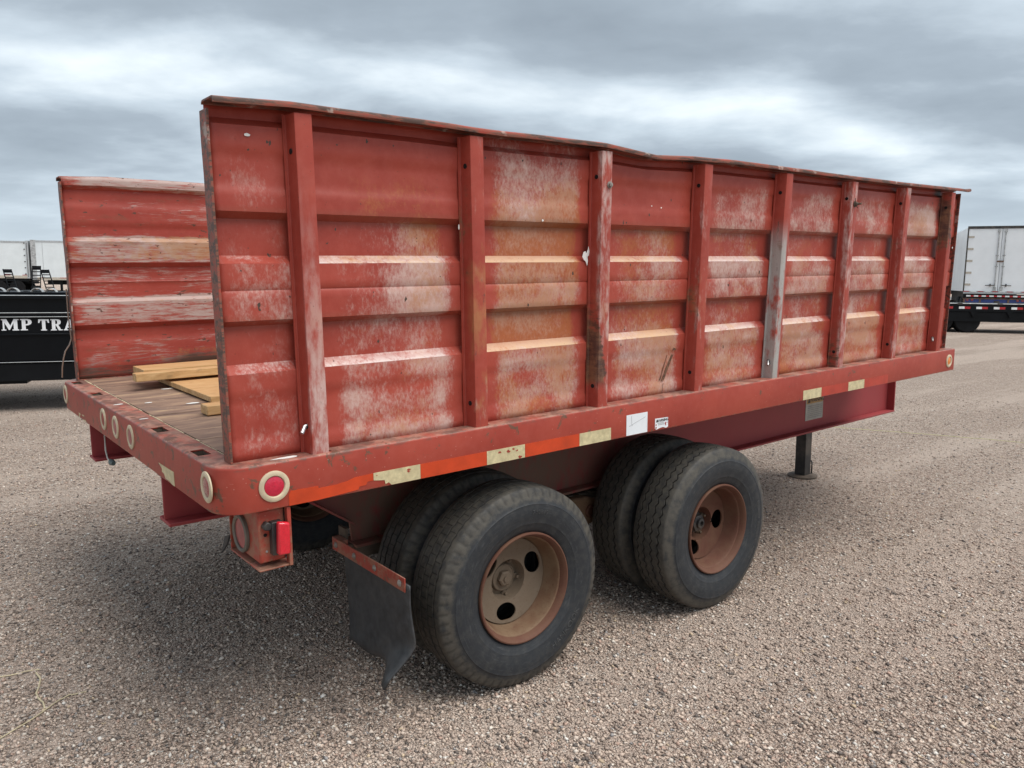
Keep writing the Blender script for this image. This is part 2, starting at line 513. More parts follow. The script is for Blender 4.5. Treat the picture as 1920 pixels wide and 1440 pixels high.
def mat_newwood():
    m, g, b = material('fresh_pine_wood')
    v = g.obj()
    oi = g.n('ShaderNodeObjectInfo').outputs['Random']
    ad = g.n('ShaderNodeVectorMath', operation='ADD')
    g.put(ad.inputs[0], g.map(v, scale=(0.55, 3.0, 3.0)))
    g.put(ad.inputs[1], g.comb(g.math('MULTIPLY', oi, 9), g.math('MULTIPLY', oi, 5), 0.0))
    gr = g.noise(ad.outputs[0], 9, 7, 0.62, 1.2)
    c = g.ramp(gr, [(0.32, (0.40, 0.225, 0.095)), (0.50, (0.53, 0.335, 0.155)), (0.68, (0.64, 0.44, 0.23))])
    n = g.noise(v, 11, 6, 0.65)
    c = g.mix(g.math('MULTIPLY', g.step(n, 0.56, 0.72), 0.55), c, (0.27, 0.17, 0.08))
    nz = g.sep(g.n('ShaderNodeNewGeometry').outputs['Normal'])[2]
    c = g.mix(g.math('MULTIPLY', g.step(nz, 0.5, 0.9), 0.45), c, (0.50, 0.245, 0.105))
    finish(g, b, c, 0.6, gr, 0.10, 0.002, 0.3)
    return m


def mat_ground():
    m, g, b = material('gravel_ground')
    v = g.n('ShaderNodeTexCoord').outputs['Object']
    n_lo = g.noise(v, 0.55, 5, 0.6)
    n_mid = g.noise(v, 4.5, 6, 0.62)
    trk = g.noise(g.map(v, scale=(0.13, 1.2, 1), rot=(0, 0, rad(-14))), 0.9, 5, 0.6)
    wv = g.n('ShaderNodeVectorMath', operation='ADD')
    g.put(wv.inputs[0], v)
    sc = g.n('ShaderNodeVectorMath', operation='SCALE')
    g.put(sc.inputs[0], g.noise(v, 40, 2, 0.5, out=1))
    sc.inputs['Scale'].default_value = 0.012
    g.put(wv.inputs[1], sc.outputs[0])
    p = wv.outputs[0]

    def pebbles(scale, out_col=True):
        nd = g.n('ShaderNodeTexVoronoi', feature='F1')
        g.put(nd.inputs['Vector'], p)
        nd.inputs['Scale'].default_value = scale
        return nd.outputs['Distance'], nd.outputs['Color']
    d1, c1 = pebbles(92)
    d2, c2 = pebbles(170)
    d3, c3 = pebbles(48)
    pal = [(0.0, (0.085, 0.067, 0.058)), (0.14, (0.24, 0.182, 0.148)), (0.34, (0.465, 0.352, 0.283)), (0.58, (0.605, 0.468, 0.378)),
           (0.80, (0.64, 0.515, 0.43)), (0.92, (0.74, 0.64, 0.55)), (1.0, (0.84, 0.78, 0.70))]
    k1 = g.ramp(g.sep(c1)[0], pal)
    k2 = g.ramp(g.sep(c2)[1], pal)
    k3 = g.ramp(g.sep(c3)[2], pal)
    fine = g.mix(0.40, k2, (0.465, 0.352, 0.288))
    use1 = g.step(g.sep(c1)[1], 0.30, 0.34)
    big = g.math('MULTIPLY', g.step(g.sep(c3)[0], 0.86, 0.88), g.step(d3, 0.42, 0.36))
    c = g.mix(use1, fine, k1)
    c = g.mix(g.math('MULTIPLY', g.math('MULTIPLY', use1, g.step(d1, 0.55, 0.72)), 0.55), c, (0.17, 0.130, 0.108))
    c = g.mix(g.math('MULTIPLY', g.step(d2, 0.56, 0.74), 0.35), c, (0.19, 0.145, 0.122))
    c = g.mix(big, c, k3)
    dust = g.math('MULTIPLY', g.step(trk, 0.46, 0.60), 0.80)
    c = g.mix(g.math('MULTIPLY', dust, 0.75), c, (0.62, 0.505, 0.425))
    c = g.mix(g.math('MULTIPLY', g.step(n_lo, 0.42, 0.70), 0.20), c, (0.33, 0.25, 0.205))
    c = g.mix(g.math('MULTIPLY', g.step(n_mid, 0.45, 0.75), 0.22), c, (0.55, 0.45, 0.375))
    h = g.math('ADD', g.math('MULTIPLY', g.math('SUBTRACT', 0.6, d1), g.math('ADD', 0.35, g.math('MULTIPLY', use1, 0.9))), g.math('MULTIPLY', g.math('SUBTRACT', 0.5, d2), 0.5))
    h = g.math('ADD', h, g.math('MULTIPLY', big, 1.2))
    n1 = g.bump(h, 1.0, 0.016)
    n2 = g.bump(g.math('ADD', n_mid, n_lo), 0.35, 0.03, n1)
    g.put(b.inputs['Base Color'], c)
    b.inputs['Roughness'].default_value = 0.9
    b.inputs['Specular IOR Level'].default_value = 0.15
    g.put(b.inputs['Normal'], n2)
    return m


def mat_stone():
    m, g, b = material('gravel_stone')
    c = g.attr('tone', out='Color')
    v = g.obj()
    c = g.mix(0.25, c, g.mix(g.noise(v, 300, 3), (0.12, 0.10, 0.085), (0.46, 0.38, 0.32)))
    finish(g, b, c, 0.85, None, spec=0.2)
    return m


M = {}
M['sheet'] = mat_sheet()
M['inner'] = mat_inner()
M['post'] = mat_post()
M['rail'] = mat_rail()
M['toprail'] = mat_toprail()
M['frame'] = mat_frame()
M['tyre'] = mat_tyre()
M['rim_dust'] = mat_rim('dusty_rim', (0.115, 0.060, 0.036), (0.19, 0.110, 0.065), (0.21, 0.145, 0.088))
M['rim_lip'] = mat_rim('rusty_rim', (0.090, 0.036, 0.025), (0.150, 0.064, 0.042), (0.145, 0.078, 0.048))
M['disc'] = mat_rim('dusty_disc', (0.145, 0.110, 0.078), (0.205, 0.155, 0.112), (0.165, 0.120, 0.083))
M['deck'] = mat_deck()
M['wood'] = mat_newwood()
M['ground'] = mat_ground()
M['stone'] = mat_stone()
M['black_steel'] = plain('black_steel', (0.022, 0.022, 0.024), 0.45, 0.0, 0.2, dust=0.25)
M['black_paint'] = plain('black_paint', (0.004, 0.005, 0.0065), 0.25, 0.0, 0.1, 4, spec=0.14)
M['black_worn'] = plain('black_worn_paint', (0.006, 0.0068, 0.0082), 0.5, 0.0, 0.2, 3, spec=0.15)
M['rubber'] = plain('flap_rubber', (0.030, 0.032, 0.035), 0.55, 0, 0.3, 30, dust=0.25, dustcol=(0.10, 0.095, 0.09))
M['hole'] = plain('hole_shade_black', (0.006, 0.005, 0.005), 0.9)  # near-black that paints the shade inside holes
M['dark_dusty'] = plain('dusty_axle_steel', (0.085, 0.062, 0.045), 0.8, 0, 0.35, 14, dust=0.5, dustcol=(0.17, 0.13, 0.095))
M['tyre_letter'] = plain('raised_tyre_letter', (0.050, 0.051, 0.052), 0.55, 0, 0.25, 40)
M['scorch'] = plain('brown_scorch', (0.15, 0.072, 0.040), 0.7, 0, 0.4, 60)
M['bg_tyre'] = plain('black_tyre', (0.008, 0.008, 0.009), 0.7, 0, 0.3, 6, spec=0.2)
M['steel'] = plain('bare_steel', (0.50, 0.50, 0.50), 0.35, 0.8, 0.2)
M['galv'] = plain('galvanised_steel', (0.42, 0.43, 0.43), 0.5, 0.3, 0.25, 9)
M['bolt'] = plain('old_bolt', (0.30, 0.27, 0.24), 0.55, 0.3, 0.3, 40)
M['cream'] = plain('cream_grommet', (0.62, 0.52, 0.36), 0.55, 0, 0.12, 20, dust=0.35, dustcol=(0.38, 0.28, 0.18))
M['tape_white'] = plain('aged_white_tape', (0.60, 0.52, 0.31), 0.38, 0, 0.16, 40, dust=0.5, dustcol=(0.46, 0.38, 0.22))
M['tape_red'] = plain('orange_red_tape', (0.56, 0.055, 0.012), 0.35, 0, 0.12, 10, dust=0.15, dustcol=(0.42, 0.045, 0.015))
M['tape_dullred'] = plain('dull_red_tape', (0.42, 0.040, 0.022), 0.35, 0, 0.12, 10)
M['white_sticker'] = plain('white_sticker', (0.78, 0.81, 0.84), 0.3, 0, 0.03)
M['ink'] = plain('black_ink', (0.03, 0.03, 0.03), 0.6)
M['ink_grey'] = plain('grey_ink', (0.25, 0.25, 0.25), 0.6)
M['label_orange'] = plain('faded_orange_label', (0.42, 0.25, 0.09), 0.6)
M['label_grey'] = plain('faded_grey_label', (0.42, 0.42, 0.38), 0.6, dust=0.3)
M['trim_rubber'] = plain('grey_rubber_trim', (0.11, 0.105, 0.09), 0.6, dust=0.4)
M['old_lens'] = plain('faded_red_lens', (0.34, 0.075, 0.075), 0.35, 0, 0.15, 30)
M['white_panel'] = plain('white_van_panel', (0.87, 0.90, 0.92), 0.35, 0, 0.03, 1.5)
M['white_panel_b'] = plain('pale_van_panel', (0.72, 0.77, 0.79), 0.38, 0, 0.04, 1.2)
M['grey_panel'] = plain('aluminium_van_panel', (0.20, 0.235, 0.24), 0.3, 0.5, 0.15, 1.2)
M['alu'] = plain('aluminium_trim', (0.50, 0.52, 0.53), 0.35, 0.5, 0.12)
M['cream_rail'] = plain('dusty_van_rail', (0.50, 0.45, 0.38), 0.5)
M['blue_paint'] = plain('blue_frame_paint', (0.030, 0.055, 0.21), 0.4, 0, 0.2, 3)
M['brown_steel'] = plain('rusty_frame', (0.14, 0.085, 0.06), 0.7, 0, 0.3, 6)
M['refl_white'] = plain('reflector_white', (0.85, 0.85, 0.84), 0.35)
M['refl_red'] = plain('reflector_red', (0.45, 0.02, 0.025), 0.35)
M['letter_white'] = plain('white_letter_vinyl', (0.86, 0.88, 0.90), 0.3, 0, 0.02)
M['straw'] = plain('dry_straw', (0.52, 0.44, 0.29), 0.7)
M['yellow'] = plain('yellow_string', (0.58, 0.54, 0.30), 0.6)
M['strap'] = plain('brown_rubber_strap', (0.20, 0.115, 0.075), 0.5)
M['bird_white'] = plain('white_dropping', (0.78, 0.77, 0.74), 0.6)
M['wire'] = plain('white_wire', (0.60, 0.58, 0.53), 0.5)
M['plug'] = plain('grey_green_plug', (0.085, 0.13, 0.13), 0.5)


def lens(name, col, em=0.0):
    m, g, b = material(name)
    v = g.obj()
    n = g.voro(v, 160, 'F1')
    g.put(b.inputs['Base Color'], g.mix(n, tuple(c * 0.8 for c in col), col))
    b.inputs['Roughness'].default_value = 0.15
    b.inputs['Specular IOR Level'].default_value = 0.7
    b.inputs['Coat Weight'].default_value = 0.6
    g.put(b.inputs['Normal'], g.bump(n, 0.3, 0.002))
    return m


M['lens_red'] = lens('red_lens', (0.60, 0.008, 0.045))
M['lens_bright'] = lens('bright_red_lens', (0.72, 0.010, 0.030))
M['lens_amber'] = lens('amber_lens', (0.80, 0.22, 0.015))
M['lens_dull'] = lens('dull_red_lens', (0.30, 0.035, 0.045))


# ------------------------------------------------------------------ mesh building
class MB:
    def __init__(s):
        s.v, s.f, s.mi, s.cur = [], [], [], 0

    def add(s, vs, fs):
        o = len(s.v)
        s.v += [tuple(p) for p in vs]
        s.f += [tuple(i + o for i in q) for q in fs]
        s.mi += [s.cur] * len(fs)
        return s

    def box(s, x0, x1, y0, y1, z0, z1):
        vs = [(x, y, z) for x in (x0, x1) for y in (y0, y1) for z in (z0, z1)]
        return s.add(vs, [(0, 1, 3, 2), (4, 6, 7, 5), (0, 4, 5, 1), (2, 3, 7, 6), (0, 2, 6, 4), (1, 5, 7, 3)])

    def prism(s, poly, axis, a, b):
        """poly: 2d points in the two axes left after 'axis' (x: (y,z), y: (x,z), z: (x,y))"""
        n = len(poly)

        def P(q, t):
            return {'x': (t, q[0], q[1]), 'y': (q[0], t, q[1]), 'z': (q[0], q[1], t)}[axis]
        vs = [P(q, a) for q in poly] + [P(q, b) for q in poly]
        fs = [tuple(range(n))[::-1], tuple(range(n, 2 * n))] + [(i, (i + 1) % n, n + (i + 1) % n, n + i) for i in range(n)]
        return s.add(vs, fs)

    def tube(s, path, r, n=8, cap=True):
        path = [Vector(p) for p in path]
        rs = r if isinstance(r, (list, tuple)) else [r] * len(path)
        vs, fs = [], []
        up = Vector((0, 0, 1))
        for i, p in enumerate(path):
            d = (path[min(i + 1, len(path) - 1)] - path[max(i - 1, 0)]).normalized()
            a = d.cross(up)
            if a.length < 1e-3:
                a = d.cross(Vector((1, 0, 0)))
            a.normalize()
            b2 = a.cross(d).normalized()
            for k in range(n):
                t = 2 * PI * k / n
                vs.append(p + a * (math.cos(t) * rs[i]) + b2 * (math.sin(t) * rs[i]))
        for i in range(len(path) - 1):
            for k in range(n):
                fs.append((i * n + k, i * n + (k + 1) % n, (i + 1) * n + (k + 1) % n, (i + 1) * n + k))
        if cap:
            fs.append(tuple(range(n))[::-1])
            fs.append(tuple(range((len(path) - 1) * n, len(path) * n)))
        return s.add(vs, fs)

    def lathe(s, prof, n=32, c=(0, 0, 0), axis='y', close=False):
        """prof: list of (r, t) along the axis"""
        vs, fs = [], []
        for (r, t) in prof:
            for k in range(n):
                a = 2 * PI * k / n
                ca, sa = r * math.cos(a), r * math.sin(a)
                vs.append({'y': (c[0] + ca, c[1] + t, c[2] + sa), 'x': (c[0] + t, c[1] + ca, c[2] + sa), 'z': (c[0] + ca, c[1] + sa, c[2] + t)}[axis])
        m = len(prof)
        for i in range(m if close else m - 1):
            j = (i + 1) % m
            for k in range(n):
                fs.append((i * n + k, i * n + (k + 1) % n, j * n + (k + 1) % n, j * n + k))
        if not close:
            if prof[0][0] > 1e-5:
                fs.append(tuple(range(n)))
            if prof[-1][0] > 1e-5:
                fs.append(tuple(range((m - 1) * n, m * n)))
        return s.add(vs, fs)

    def cyl(s, c, r, h, axis='y', n=16):
        return s.lathe([(r, 0), (r, h)], n, c, axis)

    def hexa(s, c, r, h, axis='y'):
        return s.lathe([(r, 0), (r, h * .8), (r * .8, h)], 6, c, axis)

    def mesh(s, name, mats, smooth=None):
        me = bpy.data.meshes.new(name)
        me.from_pydata(s.v, [], s.f)
        for mm in (mats if isinstance(mats, (list, tuple)) else [mats]):
            me.materials.append(M[mm] if isinstance(mm, str) else mm)
        me.polygons.foreach_set('material_index', s.mi)
        bm = bmesh.new()
        bm.from_mesh(me)
        bmesh.ops.remove_doubles(bm, verts=bm.verts, dist=1e-6)
        bmesh.ops.recalc_face_normals(bm, faces=bm.faces)
        bm.to_mesh(me)
        bm.free()
        if smooth is not None:
            me.shade_smooth()
            me.set_sharp_from_angle(angle=rad(smooth))
        return me

    def build(s, name, mats, parent=None, bevel=0.0, smooth=35, loc=None, seg=2):
        return place(name, s.mesh(name, mats, smooth), parent, bevel, loc, seg)


TRAILER = None


def place(name, me, parent=None, bevel=0.0, loc=None, seg=2):
    o = bpy.data.objects.new(name, me)
    COL.objects.link(o)
    if parent is not None:
        o.parent = parent
    if loc is not None:
        o.location = loc
    elif parent is not None and parent == TRAILER:
        o.location = (0, 0, Z0)
    if bevel:
        md = o.modifiers.new('bevel', 'BEVEL')
        md.width = bevel
        md.segments = seg
        md.limit_method = 'ANGLE'
        md.angle_limit = rad(35)
        md.harden_normals = False
    return o


def empty(name, loc=(0, 0, 0), rot=(0, 0, 0), parent=None):
    o = bpy.data.objects.new(name, None)
    o.empty_display_size = 0.2
    COL.objects.link(o)
    o.location = loc
    o.rotation_euler = rot
    if parent is not None:
        o.parent = parent
    return o


def tag(o, label=None, cat=None, group=None, kind=None):
    for k, v in (('label', label), ('category', cat), ('group', group), ('kind', kind)):
        if v:
            o[k] = v
    return o


def copy_tree(o, parent=None):
    c = o.copy()
    COL.objects.link(c)
    if parent is not None:
        c.parent = parent
    for ch in list(o.children):
        copy_tree(ch, c)
    return c


def plate2d(outer, holes, half):
    """flat plate with holes in the xy plane, as mesh data"""
    cu_ = bpy.data.curves.new('plate', 'CURVE')
    cu_.dimensions = '2D'
    cu_.fill_mode = 'BOTH'
    cu_.extrude = half
    for pts in [outer] + holes:
        sp = cu_.splines.new('POLY')
        sp.points.add(len(pts) - 1)
        for i, p in enumerate(pts):
            sp.points[i].co = (p[0], p[1], 0, 1)
        sp.use_cyclic_u = True
    ob = bpy.data.objects.new('plate', cu_)
    COL.objects.link(ob)
    dg = bpy.context.evaluated_depsgraph_get()
    me = bpy.data.meshes.new_from_object(ob.evaluated_get(dg))
    bpy.data.objects.remove(ob)
    bpy.data.curves.remove(cu_)
    return me


def text_mesh(body, size, extrude, align='CENTER', offset=0.0):
    cu_ = bpy.data.curves.new('text', 'FONT')
    cu_.body = body
    cu_.size = size
    cu_.extrude = extrude
    cu_.offset = offset
    cu_.resolution_u = 3
    cu_.align_x = align
    cu_.align_y = 'BOTTOM_BASELINE'
    ob = bpy.data.objects.new('text', cu_)
    COL.objects.link(ob)
    dg = bpy.context.evaluated_depsgraph_get()
    me = bpy.data.meshes.new_from_object(ob.evaluated_get(dg))
    bpy.data.objects.remove(ob)
    bpy.data.curves.remove(cu_)
    return me


def xform(me, fn):
    n = len(me.vertices)
    a = np.empty(n * 3)
    me.vertices.foreach_get('co', a)
    a = fn(a.reshape(n, 3).copy())
    me.vertices.foreach_set('co', a.ravel())
    me.update()
    return me


def ring_poly(r, n=24, c=(0, 0), sx=1, sy=1, rot=0):
    return [(c[0] + (math.cos(rot) * sx * math.cos(t) - math.sin(rot) * sy * math.sin(t)) * r,
             c[1] + (math.sin(rot) * sx * math.cos(t) + math.cos(rot) * sy * math.sin(t)) * r) for t in np.linspace(0, 2 * PI, n, endpoint=False)]


# ------------------------------------------------------------------ ground
gm = MB()
xs = [-400, -60, -20, -8, -2, 4, 10, 20, 40, 100, 400]
for i in range(len(xs) - 1):
    for j in range(len(xs) - 1):
        gm.add([(xs[i], xs[j], 0), (xs[i + 1], xs[j], 0), (xs[i + 1], xs[j + 1], 0), (xs[i], xs[j + 1], 0)], [(0, 1, 2, 3)])
go = gm.build('ground', 'ground', smooth=None)
tag(go, 'tan gravel yard', kind='structure')


def scatter_stones(n, rmin, rmax, smin, smax, name, label):
    cx, cy = CAM.x, CAM.y
    az0 = math.atan2(cf.y, cf.x)
    r = np.exp(rng.uniform(math.log(rmin), math.log(rmax), n))
    a = az0 + rng.uniform(-0.80, 0.80, n)
    px_, py_ = cx + r * np.cos(a), cy + r * np.sin(a)
    s = smin + (smax - smin) * rng.random(n) ** 3.0
    base = np.array([(1, 0, 0), (0, 1, 0), (-1, 0, 0), (0, -1, 0), (0, 0, 1.0), (0, 0, -0.6)])
    V = base[None] * rng.uniform(0.6, 1.25, (n, 6, 1)) + rng.uniform(-0.28, 0.28, (n, 6, 3))
    V[:, :, 2] *= 0.7
    th = rng.uniform(0, 2 * PI, n)
    c_, s_ = np.cos(th)[:, None], np.sin(th)[:, None]
    X = V[:, :, 0] * c_ - V[:, :, 1] * s_
    Y = V[:, :, 0] * s_ + V[:, :, 1] * c_
    ec = rng.uniform(0.7, 1.2, (n, 1))
    P = np.stack([X * s[:, None] * ec + px_[:, None], Y * s[:, None] / ec + py_[:, None], V[:, :, 2] * s[:, None] + (s * 0.18)[:, None]], 2)
    F = np.array([(0, 1, 4), (1, 2, 4), (2, 3, 4), (3, 0, 4), (1, 0, 5), (2, 1, 5), (3, 2, 5), (0, 3, 5)])
    faces = (F[None] + (np.arange(n) * 6)[:, None, None]).reshape(-1, 3)
    me = bpy.data.meshes.new(name)
    me.vertices.add(n * 6)
    me.vertices.foreach_set('co', P.ravel())
    me.loops.add(len(faces) * 3)
    me.loops.foreach_set('vertex_index', faces.ravel().astype(np.int32))
    me.polygons.add(len(faces))
    me.polygons.foreach_set('loop_start', np.arange(0, len(faces) * 3, 3, dtype=np.int32))
    me.polygons.foreach_set('loop_total', np.full(len(faces), 3, dtype=np.int32))
    me.update(calc_edges=True)
    pal = np.array([(0.54, 0.42, 0.345), (0.40, 0.305, 0.25), (0.65, 0.515, 0.42), (0.26, 0.195, 0.16), (0.10, 0.085, 0.08), (0.69, 0.575, 0.485),
                    (0.50, 0.335, 0.265), (0.76, 0.68, 0.59), (0.84, 0.80, 0.74), (0.31, 0.30, 0.30), (0.62, 0.48, 0.33)])
    pr = np.array([.18, .14, .18, .12, .10, .12, .05, .06, .02, .03, .02])
    k = rng.choice(len(pal), n, p=pr / pr.sum())
    colr = pal[k] * rng.uniform(0.8, 1.2, (n, 1))
    at = me.color_attributes.new('tone', 'FLOAT_COLOR', 'POINT')
    at.data.foreach_set('color', np.repeat(np.c_[colr, np.ones(n)], 6, axis=0).ravel())
    me.materials.append(M['stone'])
    o = bpy.data.objects.new(name, me)
    COL.objects.link(o)
    tag(o, label, kind='stuff')
    return o


scatter_stones(260000, 1.1, 12.5, 0.0034, 0.0120, 'gravel', 'loose tan and grey gravel stones')

# ------------------------------------------------------------------ the trailer
WID = 2.44
LEN = 4.834
TRAILER = empty('stake_trailer', (0, 0, 0), (0, -TILT, 0))
tag(TRAILER, 'faded red flatbed trailer with rusty corrugated steel sides and dual wheels', 'trailer')

POSTS = [.322, .940, 1.546, 2.158, 2.772, 3.394, 4.003, 4.606]


def lean(x, z):
    d = np.interp(x, [.32, .94, 1.55, 2.1, 2.8, 4.8], [.02, .008, -.017, -.028, -.036, -.030])
    return d * max(0.0, z) / 1.02


def topz(x):
    return np.interp(x, [.06, .28, .72, .90, 1.53, 1.68, 1.82, 2.05, 2.33, 2.74, 3.34, 3.93, 4.81],
                     [1.030, 1.039, 1.036, 1.030, 1.029, 1.017, 1.006, 1.018, 1.023, 1.021, 1.018, 1.019, 1.026])


# ---- outer rail: one bent channel round the sides and the rear
def rail_path(side_end=LEN, rc=0.10, n=9):
    pts = []
    for x in np.linspace(side_end, rc, 26):
        pts.append((x, 0.0, 0, 1))                       # x, y, inward normal
    for t in np.linspace(0, PI / 2, n)[1:]:
        pts.append((rc - rc * math.sin(t), rc - rc * math.cos(t), math.sin(t), math.cos(t)))
    for y in np.linspace(rc, WID - rc, 14)[1:]:
        pts.append((0.0, y, 1, 0))
    for t in np.linspace(0, PI / 2, n)[1:]:
        pts.append((rc - rc * math.cos(t), WID - rc + rc * math.sin(t), math.cos(t), -math.sin(t)))
    for x in np.linspace(rc, side_end, 26)[1:]:
        pts.append((x, WID, 0, -1))
    return pts


prof = [(.055, -.1432), (.006, -.1432), (.0015, -.1410), (0, -.136), (0, -.009), (.0014, -.004), (.005, -.0012), (.010, 0), (.017, 0),
        (.017, -.006), (.006, -.008), (.006, -.136), (.055, -.137)]
rp = rail_path()
mb = MB()
vs, fs = [], []
for (x, y, nx, ny) in rp:
    # a battered lower lip near the rear corner
    for (d, z) in prof:
        vs.append((x + nx * d, y + ny * d, z))
k = len(prof)
for i in range(len(rp) - 1):
    for j in range(k):
        fs.append((i * k + j, i * k + (j + 1) % k, (i + 1) * k + (j + 1) % k, (i + 1) * k + j))
fs += [tuple(range(k)), tuple(range((len(rp) - 1) * k, len(rp) * k))]
mb.add(vs, fs)
rail = mb.build('outer_rail', 'rail', TRAILER, smooth=40)

# ---- top plates with the stake pockets cut out
GAP = 0.0004


def rect(x0, x1, y0, y1):
    return [(x0, y0), (x1, y0), (x1, y1), (x0, y1)]


def pocket(x0, x1, y0, y1, z1=-0.004):
    b = MB()
    t = .003
    b.box(x0 - t, x0, y0 - t, y1 + t, -.12, z1)
    b.box(x1, x1 + t, y0 - t, y1 + t, -.12, z1)
    b.box(x0, x1, y0 - t, y0, -.12, z1)
    b.box(x0, x1, y1, y1 + t, -.12, z1)
    return b


near_holes = [rect(p - 0.031, p + 0.040, 0.0175 + .002, 0.060) for p in POSTS]
me = plate2d(rect(0.10, LEN, 0.0174, 0.0895), near_holes, 0.003)
me.materials.append(M['rail'])
xform(me, lambda a: a + np.array([0, 0, -0.003]))
place('rail_top_plate', me, TRAILER)
me = plate2d(rect(0.10, LEN, WID - 0.0895, WID - 0.0174), [], 0.003)
me.materials.append(M['rail'])
xform(me, lambda a: a + np.array([0, 0, -0.003]))
place('rail_top_plate', me, TRAILER)
RP = [(0.228, 0.316), (0.680, 0.779), (1.735, 1.822), (2.195, 2.296)]
corner = lambda: [(0.0174 + (.1 - .0174) * (1 - math.sin(t)), .0174 + (.1 - .0174) * (1 - math.cos(t))) for t in np.linspace(0, PI / 2, 8)]
left_pts = corner()                                   # from (.1,.0174) to (.0174,.1)
right_pts = [(x, WID - y) for x, y in reversed(left_pts)]
outer = left_pts + right_pts + [(0.0995, WID - 0.0895), (0.084, WID - 0.0895), (0.084, 0.0895), (0.0995, 0.0895)]
me = plate2d(outer, [rect(0.0185, 0.059, a, b_) for a, b_ in RP], 0.003)
me.materials.append(M['rail'])
xform(me, lambda a: a + np.array([0, 0, -0.003]))
place('rear_top_plate', me, TRAILER)
for a, b_ in RP:
    pocket(0.0185, 0.059, a, b_).build('stake_pocket', 'dark_dusty', TRAILER, smooth=None)
for p in POSTS:
    pocket(p - 0.031, p + 0.040, 0.0195, 0.060, -0.0065).build('stake_pocket', 'dark_dusty', TRAILER, smooth=None)

# ---- deck planks, light splintered strip behind the rear plate
nb = 12
y0, y1 = 0.092, WID - 0.092
for i in range(nb):
    a = y0 + (y1 - y0) * i / nb
    b_ = y0 + (y1 - y0) * (i + 1) / nb
    dz = rng.uniform(-.0012, .0012)
    MB().box(0.094, LEN - 0.01, a + .0007, b_ - .0007, -.034, -.0015 + dz).build('plank', 'deck', TRAILER, bevel=0.0012, seg=1)
mb = MB()
yy = 0.1
while yy < WID - 0.12:
    ln = rng.uniform(.03, .16)
    mb.box(0.0852 + rng.uniform(0, .003), 0.0925 - rng.uniform(0, .0025), yy, yy + ln - rng.uniform(0.001, .012), -.02, -.0002 - rng.uniform(0, .004))
    yy += ln
mb.build('deck_edge_strip', 'straw', TRAILER, smooth=None)
mb = MB()
for (x, y, a, b_) in [(.33, 1.72, .03, .008), (.30, 1.22, .028, .010), (.16, 1.36, .018, .007), (.05, 1.40, .022, .006), (.045, 0.98, .02, .005), (.55, 1.38, .03, .006), (.42, .78, .02, .006), (.75, 1.0, .02, .006)]:
    pts = [(x + a * math.cos(t) * rng.uniform(.7, 1.1), y + b_ * 1.4 * math.sin(t) * rng.uniform(.7, 1.1)) for t in np.linspace(0, 2 * PI, 9, endpoint=False)]
    MB().prism(pts, 'z', 0.0006, 0.0014).build('paint_splash', 'bird_white', TRAILER, smooth=None)

# ---- corrugated side walls
DEP = 0.029
OUT = 0.070
ZP = [(-0.002, 0), (0.045, 0), (0.053, .004), (0.185, .004), (0.196, 0), (0.2565, 0), (0.258, 0), (0.284, DEP), (0.2855, DEP), (0.398, DEP), (0.415, 0), (0.494, 0), (0.502, .004),
      (0.510, 0), (0.5785, 0), (0.580, 0), (0.603, DEP), (0.6045, DEP), (0.710, DEP), (0.730, 0), (0.790, 0), (0.798, .004), (0.893, .004), (0.901, 0), (0.966, 0), (0.986, DEP), (1.0255, DEP)]
zs = []
for (a, oa), (b_, ob) in zip(ZP[:-1], ZP[1:]):
    ns = max(1, int(round((b_ - a) / 0.022)))
    for i in range(ns):
        t = i / ns
        zs.append((a + (b_ - a) * t, oa + (ob - oa) * t))
zs.append(ZP[-1])
XS = np.linspace(0.066, LEN - 0.03, 240)
# wear of each bay, rows from the bottom up: R4, ledge L2, R3, R2, ledge L1, R1, R0
FADE = [[.20, .50, .12, .38, .35, .12, .16], [.62, 1.0, .34, .58, .98, .34, .02], [.50, .95, .30, .50, .98, .28, .62], [.55, .95, .32, .46, .98, .26, .0],
        [.50, 1.0, .32, .60, 1.0, .28, .52], [.55, .92, .28, .52, 1.0, .26, .46], [.60, 1.0, .40, .58, .98, .20, .44], [.55, .98, .60, .52, .90, .30, .85], [.0, .1, 0, .4, .35, 0, 0]]
RUST = [[.05, 0, 0, .05, .1, 0, 0], [.28, .12, .15, .25, .45, .45, .18], [.55, .85, .85, .75, .9, .75, .85], [.45, .65, .5, .4, .65, .5, 0],
        [.50, .35, .25, .2, .4, .3, .1], [.60, .45, .35, .35, .3, .2, .1], [.55, .55, .3, .2, .35, .2, .1], [.5, .6, .45, .25, .2, .1, .45], [0, .05, 0, .05, 0, 0, 0]]


def row_of(z):
    for r, lim in enumerate((.2575, .2845, .4065, .5795, .6035, .720)):
        if z < lim:
            return r
    return 6


def sstep(x, a, b_):
    t = min(1, max(0, (x - a) / (b_ - a)))
    return t * t * (3 - 2 * t)


